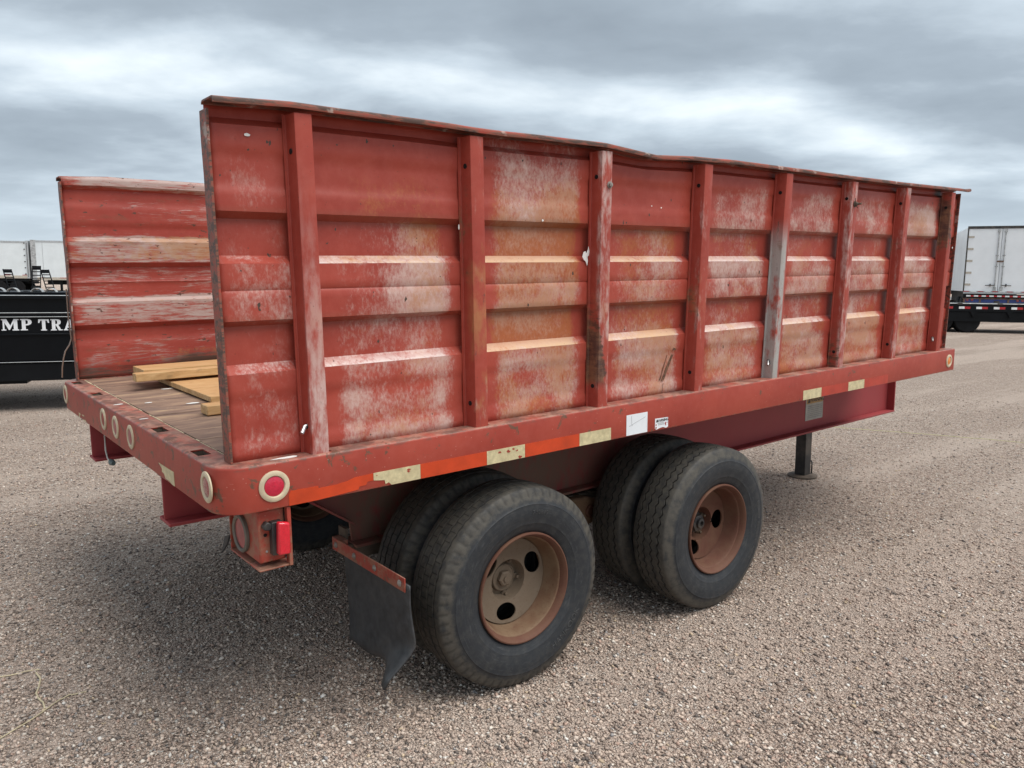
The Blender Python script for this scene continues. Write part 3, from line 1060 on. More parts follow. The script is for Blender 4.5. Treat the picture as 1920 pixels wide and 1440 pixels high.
def wall_mesh(name, far, mat):
    vs, fs = [], []
    fd, ru, so, le, un = [], [], [], [], []
    nz = len(zs)
    for x in XS:
        # the sheet bulges a little between the posts
        bay = sum(1 for p_ in POSTS if x > p_)
        if bay == 0:
            fr = (x - 0.066) / (POSTS[0] - 0.066) * 0.8 + .1
        else:
            fr = (x - POSTS[bay - 1]) / ((POSTS[bay] if bay < 8 else 5.22) - POSTS[bay - 1])
        for (z, o) in zs:
            bul = 0.0016 * math.sin(PI * min(1, max(0, fr))) * math.sin(7 * x + 5 * z)
            zz = z + (topz(x) - 1.027 if z > .9 else 0) * (z - .9) / .12
            y = OUT + o + bul
            if not far:
                y += lean(x, z)
            else:
                y = WID - y
            vs.append((x, y, zz))
            r = row_of(z)
            inn = sstep(fr, .11, .26) * (1 - sstep(fr, .79, .91)) if bay else sstep(fr, .1, .3) * (1 - sstep(fr, .7, .88))
            if r in (1, 4):
                inn = sstep(fr, .03, .12) * (1 - sstep(fr, .78, .93)) if bay else inn
            if far:
                lz = 1.0 if (.397 < z < .416 or .709 < z < .731) else 0
                f = 0.12
                if z > .985:
                    f = .75
                elif .62 < z < .70 and False:
                    f = .2
                elif .603 < z < .7095:
                    f = .70
                elif .284 < z < .3975:
                    f = .62
                elif z < .19:
                    f = .34
                elif .42 < z < .5:
                    f = .26 + .1 * math.sin(9 * x)
                elif .50 < z < .58:
                    f = .38
                elif .80 < z < .9:
                    f = .16 + .30 * sstep(x, .3, .8)
                elif z > .9:
                    f = .10 + .22 * sstep(x, .4, .8)
                f = max(f, .85 * lz)
                f *= sstep(x, .06, .16) * .5 + .5
                rr = .75 if (.606 < z < .735) else (.35 if .39 < z < .42 else .12)
                if z < .12:
                    rr = .4
                rr *= .4 + .6 * sstep(x, .15, .7)
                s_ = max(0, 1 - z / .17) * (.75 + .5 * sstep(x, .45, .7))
                fd.append(f)
                ru.append(rr)
                so.append(s_)
                le.append(lz * .6)
                un.append(0)
                continue
            f = FADE[bay][r] * inn
            rr = min(1.0, RUST[bay][r] * 1.10 + (.03 if bay else 0)) * inn
            if r == 6:
                # upper field: wear sits in its lower two thirds
                f *= (1 - sstep(z, .86, .97)) if bay != 2 else (1 - .45 * sstep(z, .86, .97))
                rr *= 1 - sstep(z, .80, .93)
            if bay == 1 and r in (3, 5):
                f *= .55 + .7 * sstep(fr, .35, .7)
                rr *= sstep(fr, .45, .75) * 1.4
            if bay == 1 and r == 0:
                e = abs(fr - .5) / .36
                f *= .75 + .45 * sstep(e, .55, .95)
            if bay == 2 and r == 6:
                rr *= .6 + .6 * sstep(fr, .4, .8)
            if r == 0:
                f *= .75 + .5 * math.sin(z * 26 + x * 2) ** 2
            s_ = 0.0
            if bay == 7 and z > .80:
                s_ = .75 * sstep(fr, .72, .95) * sstep(z, .76, .86)
            fd.append(f)
            ru.append(rr)
            so.append(s_)
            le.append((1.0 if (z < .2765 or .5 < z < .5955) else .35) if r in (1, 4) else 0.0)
            un.append(1.0 if (.3985 < z < .4149 or .7105 < z < .7299) else (.6 if .397 < z < .4155 or .709 < z < .7305 else 0))  # step undersides, marked for the painted shade and brown
    for i in range(len(XS) - 1):
        for j in range(nz - 1):
            fs.append((i * nz + j, (i + 1) * nz + j, (i + 1) * nz + j + 1, i * nz + j + 1))
    me = bpy.data.meshes.new(name)
    me.from_pydata(vs, [], fs)
    for nm, arr in (('fade', fd), ('rust', ru), ('soot', so), ('ledge', le), ('under', un)):
        at = me.attributes.new(nm, 'FLOAT', 'POINT')
        at.data.foreach_set('value', np.array(arr, dtype=np.float32))
    me.materials.append(M[mat])
    me.shade_smooth()
    me.set_sharp_from_angle(angle=rad(28))
    return me


def add_solid(o, t, off=0):
    md = o.modifiers.new('thickness', 'SOLIDIFY')
    md.thickness = t
    md.offset = off
    return o


near_wall = add_solid(place('side_wall', wall_mesh('side_wall', False, 'sheet'), TRAILER), 0.003)
far_wall = add_solid(place('side_wall', wall_mesh('side_wall', True, 'inner'), TRAILER), 0.003)
near_wall['label'] = 'near side wall worn to primer and rust in patches'
far_wall['label'] = 'far side wall with scraped inner face'


def top_rail(far, parent):
    sec = [(-.004, -.017), (-.006, -.010), (-.004, -.003), (.004, .001), (.088, .001), (.097, -.004), (.098, -.010), (.094, -.010), (.093, -.007), (.086, -.004), (.006, -.004), (.001, -.009), (.0005, -.017)]
    X = np.linspace(0.060, LEN - 0.006, 150)
    vs, fs = [], []
    for x in X:
        wob = 0.002 * mnoise.noise(Vector((x * 3.1, 0, 3)))
        wz = 0.0015 * mnoise.noise(Vector((x * 5.3, 5, 1)))
        for (d, z) in sec:
            y = .006 + d * .95 + wob + (0 if far else lean(x, 1.02))
            vs.append((x, WID - y + (.02 if 0 else 0) if far else y, topz(x) + z + wz + (0.006 * sstep(x, 4.79, 4.83))))
    k = len(sec)
    for i in range(len(X) - 1):
        for j in range(k):
            fs.append((i * k + j, i * k + (j + 1) % k, (i + 1) * k + (j + 1) % k, (i + 1) * k + j))
    fs += [tuple(range(k)), tuple(range((len(X) - 1) * k, len(X) * k))]
    return MB().add(vs, fs).build('top_rail', 'toprail', parent, smooth=40)


top_rail(False, near_wall)
tr = top_rail(True, far_wall)
# end flanges of the sheets
for (w, far) in ((near_wall, False), (far_wall, True)):
    for (xa, xb) in ((0.058, 0.0645), (LEN - 0.0285, LEN - 0.022)):
        vs, fs = [], []
        Z = np.linspace(0.001, 1.004, 24)
        for z in Z:
            yl = lean(xa, z)
            for (x, y) in [(xa, .054), (xb, .054), (xb, .112), (xa, .112)]:
                y = y + (yl if not far else 0)
                vs.append((x + .0025 * mnoise.noise(Vector((z * 6, 2, 1))), WID - y if far else y, z))
        for i in range(len(Z) - 1):
            for j in range(4):
                fs.append((i * 4 + j, i * 4 + (j + 1) % 4, (i + 1) * 4 + (j + 1) % 4, (i + 1) * 4 + j))
        fs += [(0, 1, 2, 3), tuple(range(len(vs) - 4, len(vs)))]
        MB().add(vs, fs).build('end_flange', 'toprail', w, smooth=40)

# ---- stake posts: hat channels standing in the pockets
PW = [dict(wear=.62, rusty=.12, bare=.0, dark=.0), dict(wear=.22, rusty=.48, bare=0, dark=.36, dl=.34, dh=.95), dict(wear=.55, rusty=.25, bare=0, dark=1.0, dl=.07, dh=.52),
      dict(wear=.34, rusty=.22, bare=0, dark=.34, dl=.20, dh=.75), dict(wear=.2, rusty=.1, bare=1.0, dark=.2, dl=.6, dh=.9), dict(wear=.55, rusty=.2, bare=0, dark=.7, dl=-.02, dh=.28),
      dict(wear=.45, rusty=0, bare=0, dark=.45, dl=.62, dh=.80), dict(wear=.15, rusty=0, bare=0, dark=.95, dl=.66, dh=1.1)]


def hat_section(n=None):
    # (x, y): left flange, web, outer face, web, right flange; closed with thickness
    o = [(-.043, .0645), (-.0350, .0645), (-.0330, .0628), (-.0285, .0175), (-.0268, .0133), (-.0235, .012), (.0235, .012), (.0268, .0133), (.0285, .0175), (.0330, .0628), (.0350, .0645), (.043, .0645)]
    i = [(.043, .0672), (.0330, .0672), (.0302, .0645), (.0257, .0185), (.0220, .015), (-.0220, .015), (-.0257, .0185), (-.0302, .0645), (-.0330, .0672), (-.043, .0672)]
    return o + i


def post_mesh(xc, far=False):
    sec = hat_section()
    Z = np.concatenate([[-.085, -.0075], np.linspace(-.0065, 1.0, 26)])
    vs, fs = [], []
    for z in Z:
        for (dx, y) in sec:
            if z < -.007 and abs(dx) > .030:
                dx, y = math.copysign(.0285, dx), min(y, .058)
            if z < -.007:
                y = min(max(y, .021), .058)
            yy = y + (0 if far else lean(xc, z)) + .0012 * mnoise.noise(Vector((z * 5, xc * 7, dx * 20)))
            vs.append((dx, WID - yy if far else yy, z + (topz(xc) - 1.027 if z > .8 else 0)))
    k = len(sec)
    for i in range(len(Z) - 1):
        for j in range(k):
            fs.append((i * k + j, i * k + (j + 1) % k, (i + 1) * k + (j + 1) % k, (i + 1) * k + j))
    fs += [tuple(range(k)), tuple(range((len(Z) - 1) * k, len(Z) * k))]
    return MB().add(vs, fs).mesh('post', 'post', 30)


for i, xc in enumerate(POSTS):
    o = place('post', post_mesh(xc), near_wall, loc=(xc, 0, 0))
    q = PW[i]
    o['wear'], o['rusty'], o['bare'], o['dark'] = q['wear'], q['rusty'], q['bare'], q['dark']
    o['dark_low'], o['dark_high'], o['shift'] = q.get('dl', 0.0), q.get('dh', 0.1), xc
    if i == 4:
        o['label'] = 'post rubbed to bare grey metal'
    if i == 2:
        o['label'] = 'post with dark cracked rust on its lower half'
    # black discs painting the shade of punched holes on the post's rear face, a locking pin in some
    for z in (0.085, 0.905):
        sx = np.interp(.040, [.0175, .0628], [-.0285, -.0330])
        if z < .5 and i in (0, 4, 7):
            a = Vector((xc - .032, .040 + lean(xc, z), z))
            MB().tube([a + Vector((.012, 0, .004)), a + Vector((-.006, -.002, 0)), a + Vector((-.020, -.010, -.018))], .0065, 10).build('locking_pin', 'steel', near_wall)
        MB().lathe([(.0085, -.001), (.0085, .006), (.0001, .004)], 14, (xc + sx - .0014, .040 + lean(xc, z), z), 'x').build('hole_shade_disc', 'hole', near_wall)
    for sg in (-1,):
        pass
for xc in POSTS[::1]:
    o = place('post', post_mesh(xc, True), far_wall, loc=(xc, 0, 0))
    for k_ in ('wear', 'rusty', 'bare', 'dark', 'dark_low'):
        o[k_] = 0.0
    o['dark_high'], o['shift'] = 0.1, xc + 7
# bolts on two posts
b = MB()
c = (POSTS[2] + .012, .012 + lean(POSTS[2], .875), .875)
b.lathe([(.013, 0), (.013, -.004), (.0085, -.0045), (.0085, -.012), (.004, -.013)], 12, c, 'y')
b.build('bolt', 'bolt', near_wall)
b = MB()
c = (POSTS[5] + .004, .012 + lean(POSTS[5], .877), .877)
b.lathe([(.016, 0), (.016, -.005), (.009, -.006), (.009, -.016), (.005, -.018), (.005, -.036), (.003, -.038)], 12, c, 'y')
b.tube([(c[0] - .012, c[1] - .008, c[2] + .03), (c[0] - .014, c[1] - .012, c[2]), (c[0] + .006, c[1] - .014, c[2] - .022)], .002, 6)
b.build('bolt', 'dark_dusty', near_wall)
# torn white paper by post three, white droppings
b = MB()
pts = [(1.470, .600), (1.476, .618), (1.486, .622), (1.491, .612), (1.500, .628), (1.503, .640), (1.508, .622), (1.505, .606), (1.497, .600), (1.500, .585), (1.496, .565), (1.488, .582), (1.479, .588)]
b.prism([(x, z) for x, z in pts], 'y', .0625 + lean(1.49, .6), .0645 + lean(1.49, .6))
b.build('paper_scrap', 'bird_white', near_wall, smooth=None)
b = MB()
for (x, z, a, c_) in [(.172, .945, .010, .005), (1.27, .735, .005, .004), (.895, .70, .003, .010), (1.92, .805, .004, .003), (1.86, .81, .004, .003), (2.30, .84, .003, .002), (4.790, .66, .008, .006)]:
    pts = [(x + a * math.cos(t) * rng.uniform(.6, 1.1), z + c_ * math.sin(t) * rng.uniform(.6, 1.2)) for t in np.linspace(0, 2 * PI, 8, endpoint=False)]
    y_ = .0660 + lean(x, z) - .002
    MB().prism(pts, 'y', y_, y_ + .0012).build('dropping', 'bird_white', near_wall, smooth=None)
b = MB()
pts = [(.20 + .05 * math.cos(t) * rng.uniform(.5, 1.1) + .02, .012 * math.sin(t) * rng.uniform(.6, 1.1) + .030) for t in np.linspace(0, 2 * PI, 12, endpoint=False)]
b.prism(pts, 'z', .0004, .0012)
b.build('paint_splash', 'bird_white', TRAILER, smooth=None)
for (pts, dy) in (([(2.083, .243), (2.103, .243), (2.060, .192), (2.034, .190)], -.0026), ([(2.032, .170), (2.046, .170), (1.985, .060), (1.968, .058)], .0014), ([(2.002, .168), (2.006, .168), (1.962, .062), (1.956, .062)], .0014), ([(1.975, .045), (1.979, .045), (1.972, .004), (1.969, .004)], -.0026)):
    rag = []
    for (x, z), (x2, z2) in zip(pts, pts[1:] + pts[:1]):
        for t_ in (0, .25, .5, .75):
            rag.append((x + (x2 - x) * t_ + rng.uniform(-.0016, .0016), z + (z2 - z) * t_ + rng.uniform(-.002, .002)))
    y_ = OUT + lean(2.0, .15) + dy
    MB().prism(rag, 'y', y_, y_ + .0012).build('scorch_mark', 'scorch', near_wall, smooth=None)
# loose rubber strap hanging from the far wall
pth = [Vector(p) for p in [(.050, 2.372, .47), (.048, 2.375, .33), (.052, 2.372, .215), (.040, 2.366, .185), (.018, 2.36, .155), (.006, 2.355, .12), (-.004, 2.355, .07), (-.008, 2.358, .02)]]
vs, fs = [], []
for i, p in enumerate(pth):
    for (dx, dy) in ((-.0015, -.011), (.0015, -.011), (.0015, .011), (-.0015, .011)):
        vs.append((p.x + dx, p.y + dy, p.z))
for i in range(len(pth) - 1):
    for j in range(4):
        fs.append((i * 4 + j, i * 4 + (j + 1) % 4, (i + 1) * 4 + (j + 1) % 4, (i + 1) * 4 + j))
fs += [(0, 1, 2, 3), tuple(range(len(vs) - 4, len(vs)))]
MB().add(vs, fs).build('rubber_strap', 'strap', TRAILER)


# ---- marker lights
def marker(c, axis, sgn, lens_m, r=.047, broken=False):
    """axis: direction the lamp faces, sgn: sign along it"""
    b = MB()
    prof = [(r, 0.0), (r, sgn * .004), (r - .006, sgn * .007), (r - .014, sgn * .006), (r - .017, sgn * .001), (r - .0175, -sgn * .004)]
    b.lathe(prof + [(r - .0175, -sgn * .006)], 36, c, axis)
    b.f = b.f[:-2]
    b.mi = b.mi[:-2]
    o = b.build('marker_light', 'cream', TRAILER)
    l = MB()
    rl = r - .017
    l.lathe([(rl, 0), (rl, sgn * .003), (rl * .8, sgn * .0052), (rl * .3, sgn * .0062), (.0001, sgn * .0064)], 28, c, axis)
    l.f = [q for q in l.f if len(q) == 4]
    l.mi = [0] * len(l.f)
    l.build('lens', lens_m, o)
    return o


marker((.162, 0, -.072), 'y', -1, 'lens_red')['label'] = 'red side lamp in a cream ring'
marker((4.752, 0, -.076), 'y', -1, 'lens_amber', .042)['label'] = 'amber side lamp in a cream ring'
for y, lm in ((.098, 'lens_dull'), (.995, 'old_lens'), (1.241, 'old_lens'), (1.463, 'rail'), (2.338, 'rail')):
    marker((0, y, -.066), 'x', -1, lm)


# ---- reflective tape and stickers on the rail face
def ragged(x0, x1, z0, z1, ends=(0, 0), low=0.0):
    n = 14
    pts = [(x, z0 + (low * rng.random() if low else 0)) for x in np.linspace(x0, x1, n)]
    for z in np.linspace(z0, z1, 5)[1:-1]:
        pts.append((x1 - ends[1] * rng.random(), z))
    pts += [(x, z1) for x in np.linspace(x1, x0, n)]
    for z in np.linspace(z1, z0, 5)[1:-1]:
        pts.append((x0 + ends[0] * rng.random(), z))
    return pts


ZT, ZB = -.0899, -.1400
i0 = .0254


def strip(pts, matn, y=-.0014, label=None):
    o = MB().prism(pts, 'y', y, -.0002).build('reflective_strip', matn, TRAILER, smooth=None)
    if label:
        o['label'] = label
    return o


strip([(.2055, -.141), (.2055, -.107), (.212, -.0955), (.300, -.0965), (.302, -.104), (.36, -.1035), (.40, -.099), (.425, -.092), (.4905, -.0905), (.4905, -.114), (.47, -.114), (.463, -.124), (.440, -.125), (.436, -.134), (.36, -.138), (.30, -.141)], 'tape_red')
xa = .4915
strip([(xa, -.114), (xa, ZT), (xa + 7 * i0 - .001, ZT), (xa + 7 * i0 - .001, ZB), (xa + .065, ZB), (xa + .055, -.130), (xa + .043, -.134), (xa + .040, -.120), (xa + .018, -.117)], 'tape_white')
strip(ragged(xa + 7 * i0, xa + 18 * i0 - .001, ZB, ZT), 'tape_red')
strip(ragged(xa + 18 * i0, xa + 25 * i0 - .001, ZB, ZT), 'tape_white')
strip(ragged(xa + 25 * i0, xa + 36 * i0 - .001, ZB, ZT), 'tape_red')
strip(ragged(xa + 36 * i0, xa + 43 * i0 - .001, ZB, ZT), 'tape_white')
xb = 3.0125
strip(ragged(xb, xb + 7 * i0 - .001, ZB, ZT), 'tape_white')
strip(ragged(xb + 7 * i0, xb + 18 * i0 - .001, ZB, ZT), 'tape_dullred')
strip(ragged(xb + 18 * i0, xb + 25 * i0 - .001, ZB, ZT), 'tape_white')
strip(ragged(xb + 25 * i0, xb + 36 * i0 - .001, ZB, ZT), 'tape_dullred')
# torn tape on the rear face
o = MB().prism([(.62, -.0935), (.44, -.091), (.44, -.139), (.47, -.139), (.50, -.133), (.545, -.134), (.56, -.120), (.585, -.118), (.58, -.108), (.60, -.100)], 'x', -.0014, -.0002).build('reflective_strip', 'tape_white', TRAILER, smooth=None)
o['label'] = 'torn pale strip on the rear face'
for pts in ([(2.03, -.118), (2.00, -.117), (1.985, -.124), (2.012, -.124), (2.010, -.139), (2.022, -.139)], [(1.955, -.116), (1.905, -.113), (1.90, -.118), (1.945, -.121)], [(1.935, -.137), (1.87, -.132), (1.868, -.138), (1.92, -.141)]):
    MB().prism(pts, 'x', -.0014, -.0002).build('reflective_strip', 'tape_white', TRAILER, smooth=None)
# torn/peeled flecks on one white strip
b = MB()
for (x, z, s) in [(xa + 23 * i0 - .03, -.104, .010), (xa + 23 * i0 - .005, -.100, .008), (xa + 22 * i0 - .045, -.103, .008), (xa + 24 * i0, -.134, .010), (xa + 6 * i0 - .02, -.100, .010), (xa + 5.2 * i0, -.106, .006), (xa + .5 * i0, -.1, .003), (xa + 23 * i0 + .012, -.108, .006)]:
    pts = [(x + s * math.cos(t) * rng.uniform(.4, 1.3), z + s * .6 * math.sin(t) * rng.uniform(.4, 1.3)) for t in np.linspace(0, 2 * PI, 9, endpoint=False)]
    MB().prism(pts, 'y', -.0018, -.0003).build('peeled_fleck', 'rail', TRAILER, smooth=None)

st = MB().box(1.6745, 1.8035, -.0014, -.0002, -.138, -.051).build('sticker', 'white_sticker', TRAILER, smooth=None)
st['label'] = 'blank white square sticker'
b = MB()
for pts in ([(1.69, -.100), (1.73, -.088), (1.765, -.078), (1.79, -.071)], [(1.704, -.058), (1.706, -.09), (1.709, -.1)]):
    b.tube([(x, -.0016, z) for x, z in pts], .0007, 4)
b.build('crease', 'ink_grey', st)
st = MB().prism([(1.853, -.133), (1.853, -.088), (1.938, -.091), (1.938, -.133), (1.926, -.137), (1.905, -.131), (1.885, -.132), (1.862, -.137)], 'y', -.0014, -.0002).build('sticker', 'white_sticker', TRAILER, smooth=None)
st['label'] = 'small torn warning sticker'


def flat_text(body, size, x, y, z, parent, matn, align='CENTER', offset=0.0, name='lettering'):
    """text on a face looking towards -y"""
    me = text_mesh(body, size, .0002, align, offset)
    xform(me, lambda a: np.c_[a[:, 0] + x, y - a[:, 2], a[:, 1] + z])
    me.materials.append(M[matn])
    return place(name, me, parent)


flat_text('WARNING', .0155, 1.900, -.0018, -.1045, st, 'ink', offset=.0004)
MB().prism([(1.8575, -.105), (1.8655, -.0925), (1.8735, -.105)], 'y', -.0018, -.0013).build('warning_sign', 'ink', st, smooth=None)
b = MB()
for (x0_, x1_, z_) in [(1.868, 1.908, -.110), (1.872, 1.912, -.1145), (1.872, 1.906, -.119)]:
    xx = x0_
    while xx < x1_:
        w = rng.uniform(.003, .007)
        b.box(xx, xx + w, -.0018, -.0013, z_, z_ + .0022)
        xx += w + .002
b.build('small_print', 'ink_grey', st, smooth=None)
b = MB()
for (x, z, s) in [(1.921, -.114, .006), (1.923, -.123, .004), (1.860, -.117, .005), (1.859, -.128, .005), (1.931, -.113, .003)]:
    MB().prism([(x + s * math.cos(t) * rng.uniform(.4, 1.3), z + s * math.sin(t) * rng.uniform(.4, 1.3)) for t in np.linspace(0, 2 * PI, 8, endpoint=False)], 'y', -.0019, -.0013).build('peeled_fleck', 'rail', st, smooth=None)


# ---- main beams and frame
def ibeam(y):
    zt = -.1465
    b = MB()
    web = [(0.004, zt), (0.004, -.300), (.50, -.306), (.705, -.450), (.715, -.543), (5.235, -.543), (5.235, zt)]
    b.prism(web, 'y', y - .005, y + .005)
    for (xa_, za_, xb_, zb_) in [(0.004, -.300, .50, -.306), (.50, -.306, .705, -.450), (.705, -.543, 5.245, -.543)]:
        pl = [(xa_, za_), (xb_, zb_), (xb_, zb_ - .012), (xa_, za_ - .012)]
        b.prism(pl, 'y', y - .062, y + .062)
    b.box(.004, 5.245, y - .062, y - .0055, zt - .001, zt + .0025)
    b.box(.004, 5.245, y + .0055, y + .062, zt - .001, zt + .0025)
    b.box(5.233, 5.245, y - .060, y + .060, -.5428, zt - .0012)
    return b.build('main_beam', 'frame', TRAILER, bevel=.002, seg=1)


ibeam(.622)
ibeam(WID - .622)
for x in np.linspace(.14, 4.75, 13):
    MB().box(x - .004, x + .004, .062, WID - .062, -.136, -.036).box(x - .03, x + .03, .062, WID - .062, -.1356, -.130).build('crossmember', 'frame', TRAILER)
# neck beyond the front of the deck
MB().box(5.0, 5.06, .64, WID - .64, -.50, -.20).box(4.84, 5.24, .70, WID - .70, -.165, -.150).build('front_crossmember', 'frame', TRAILER, bevel=.003)
b = MB()
for s in (-1, 1):
    b.tube([(5.23, 1.22 + s * .50, -.42), (6.05, 1.22 + s * .06, -.42)], .05, 4)
b.box(6.0, 6.25, 1.15, 1.29, -.46, -.38)
b.build('tongue', 'frame', TRAILER)

# label on the beam
lb = MB().box(4.089, 4.306, .6145, .6165, -.486, -.315).build('sticker', 'label_grey', TRAILER, smooth=None)
lb['label'] = 'weathered warning plate on the main beam'
MB().box(4.098, 4.300, .6135, .6144, -.372, -.320).build('orange_band', 'label_orange', lb, smooth=None)
flat_text('WARNING', .036, 4.225, .6133, -.362, lb, 'ink', offset=.0008)
MB().prism([(4.108, -.365), (4.125, -.332), (4.142, -.365)], 'y', .6128, .6136).build('warning_sign', 'ink', lb, smooth=None)
b = MB()
for z_ in np.linspace(-.392, -.470, 7):
    xx = 4.115
    while xx < 4.285:
        w = rng.uniform(.008, .022)
        b.box(xx, min(xx + w, 4.29), .6135, .6144, z_, z_ + .0045)
        xx += w + .005
b.build('small_print', 'ink_grey', lb, smooth=None)

# ---- axles, hangers, springs
AX = [(1.140, -.6655), (2.351, -.6975)]
for (x, z) in AX:
    MB().box(x - .045, x + .045, .20, WID - .20, z - .045, z + .045).build('axle', 'dark_dusty', TRAILER, bevel=.01)
    for y in (.622, WID - .622):
        b = MB()
        for k_ in range(5):
            hl = .46 - .07 * k_
            pts = []
            for t in np.linspace(-1, 1, 9):
                pts.append((x + t * hl, z + .065 + .012 * k_ + .05 * t * t * (hl / .46) ** 2))
            poly = pts + [(p[0], p[1] + .010) for p in reversed(pts)]
            b.prism(poly, 'y', y - .038, y + .038)
        b.build('leaf_spring', 'dark_dusty', TRAILER)
        MB().box(x - .05, x + .05, y - .05, y + .05, z + .046, z + .062).build('spring_seat', 'dark_dusty', TRAILER, bevel=.004)
for y in (.622, WID - .622):
    for (x, h) in ((.80, -.60), (1.745, -.68), (2.84, -.70)):
        b = MB()
        for s in (-1, 1):
            b.prism([(x - .10, -.556), (x + .10, -.556), (x + .055, h), (x - .055, h)], 'y', y + s * .052 - .005, y + s * .052 + .005)
        b.box(x - .03, x + .03, y - .046, y + .046, -.60, -.575)
        b.build('spring_hanger', 'dark_dusty', TRAILER)
    MB().tube([(1.745, y - .085, -.655), (1.745, y + .085, -.655)], .022, 12).build('equaliser_pin', 'rim_lip', TRAILER)
    e0, e1 = (y - .085, y - .02) if y < 1 else (y + .02, y + .085)
    ea = MB().prism([(1.62, -.60), (1.76, -.572), (1.98, -.583), (2.055, -.615), (2.06, -.71), (1.98, -.735), (1.80, -.68), (1.62, -.66)], 'y', e0, e1).build('equaliser', 'rim_dust', TRAILER, bevel=.012, seg=3)
    sg = -1 if y < 1 else 1
    MB().lathe([(.034, 0), (.034, sg * .006), (.022, sg * .010), (.020, sg * .004), (.0001, sg * .004)], 20, (1.995, e0 if y < 1 else e1, -.660), 'y').build('pivot_pin', 'rim_lip', ea)

# rusty equaliser arm between the wheels, outrigger bar at the rear, dusty bracket on the beam
MB().prism([(.25, -.148), (.56, -.148), (.56, -.30), (.42, -.335), (.25, -.395)], 'x', .213, .219).build('lamp_bracket', 'frame', TRAILER)
b = MB()
MB().box(.628, .64, .50, .556, -.50, -.44).build('flap_arm', 'dark_dusty', TRAILER)
b.box(.74, .90, .545, .552, -.27, -.17).box(.74, .90, .50, .552, -.276, -.27)
b.build('flap_bracket', 'dark_dusty', TRAILER, bevel=.003)


# ---- wheels
def tyre_mesh(name, zig_a, zig_n, shoulder, R=.398):
    half = [(.086, .214), (.096, .220), (.103, .232), (.1085, .246), (.1125, .258), (.1135, .2595), (.1135, .262), (.1155, .272), (.1185, .290), (.1198, .306), (.1190, .322),
            (.1172, .333), (.1175, .335), (.1150, .3375), (.1125, .346), (.1085, .356), (.1040, .366), (.1010, .374), (.0975, .381), (.0935, .3865), (.0905, .3900)]
    crown = lambda y: R - .75 * y * y
    tread = []
    gr = [.066, .0, -.066] if zig_n > 50 else [.0]
    groove_y = [-.060, -.021, .021, .060]
    w, dep = (.0044, .010) if shoulder else (.0044, .0065)
    pts = [(-.086, 0)]
    for gy in groove_y:
        pts += [(gy - w, 1), (gy - w * .8, 2), (gy + w * .8, 2), (gy + w, 1)]
    pts += [(.086, 0)]
    prof = [(-a, r, 0) for a, r in half]
    for (y, k_) in pts:
        prof.append((y, crown(y) - (dep if k_ == 2 else 0), 1 if k_ else 0.0, k_ == 2))
    prof += [(a, r, 0) for a, r in reversed(half)]
    N = zig_n * 4
    n = len(prof)
    V = np.zeros((N, n, 3))
    gv = np.zeros((N, n))
    for i in range(N):
        t = 2 * PI * i / N
        ph = i % 4
        tri = (0, 1, 0, -1)[ph]
        for j, q in enumerate(prof):
            y, r = q[0], q[1]
            if len(q) > 3 and q[2]:
                y += tri * zig_a
                if q[3]:
                    gv[i, j] = 1
            if shoulder and .0905 <= abs(y) <= .1045 and r > .36 and ph == 0:
                r -= .0012
                y *= .985
                gv[i, j] = .7
            # tyre squats a little where it meets the ground
            V[i, j] = (r * math.cos(t), y, r * math.sin(t))
    faces = []
    for i in range(N):
        i2 = (i + 1) % N
        for j in range(n - 1):
            faces.append((i * n + j, i2 * n + j, i2 * n + j + 1, i * n + j + 1))
    V[:, :, 2] = np.maximum(V[:, :, 2], -(R - .0065))      # flat where it stands
    low = np.exp(-((V[:, :, 2] + R) / .085) ** 2)
    V[:, :, 1] *= 1 + .05 * low
    # sipes: thin dark notches across the ribs
    me = bpy.data.meshes.new(name)
    vs = V.reshape(-1, 3).tolist()
    gl = gv.ravel().tolist()
    if shoulder:
        bounds = [-.083] + [g_ for g_ in groove_y] + [.083]
        for i in range(0, N, 4):
            for bi in range(1, 4):
                t = 2 * PI * (i + (bi % 2) * 2) / N
                dt = .0046
                ya, yb = bounds[bi] + .003, bounds[bi + 1] - .003
                o = len(vs)
                for tt in (t - dt, t + dt):
                    for y in (ya, yb):
                        r = crown(y) + .0006
                        vs.append((r * math.cos(tt), y, r * math.sin(tt)))
                        gl.append(1.0)
                faces.append((o, o + 2, o + 3, o + 1))
    me.from_pydata(vs, [], faces)
    at = me.attributes.new('groove', 'FLOAT', 'POINT')
    at.data.foreach_set('value', np.array(gl, dtype=np.float32))
    bm = bmesh.new()
    bm.from_mesh(me)
    bmesh.ops.recalc_face_normals(bm, faces=bm.faces)
    bm.to_mesh(me)
    bm.free()
    me.materials.append(M['tyre'])
    me.shade_smooth()
    me.set_sharp_from_angle(angle=rad(38))
    return me, half


tyre_r, HALF = tyre_mesh('tyre', .0022, 62, True)
tyre_f, _ = tyre_mesh('tyre', .0062, 56, False)
HR = np.array([r for a, r in HALF])
HA = np.array([a for a, r in HALF])


def ring_text(body, size, r0, mid_deg, flip, extrude=.0016, spread=1.0):
    """raised letters on the sidewall that faces -y; mid_deg measured counter-clockwise seen from -y (x right, z up)"""
    me = text_mesh(body, size, extrude, 'CENTER')

    def fn(a):
        s = 1 if not flip else -1
        r = r0 + s * a[:, 1]
        ang = rad(mid_deg) - s * a[:, 0] * spread / r0
        y = -np.interp(r, HR, HA) - .0002 - a[:, 2]
        return np.c_[r * np.cos(ang), y, r * np.sin(ang)]
    xform(me, fn)
    me.materials.append(M['tyre_letter'])
    return me


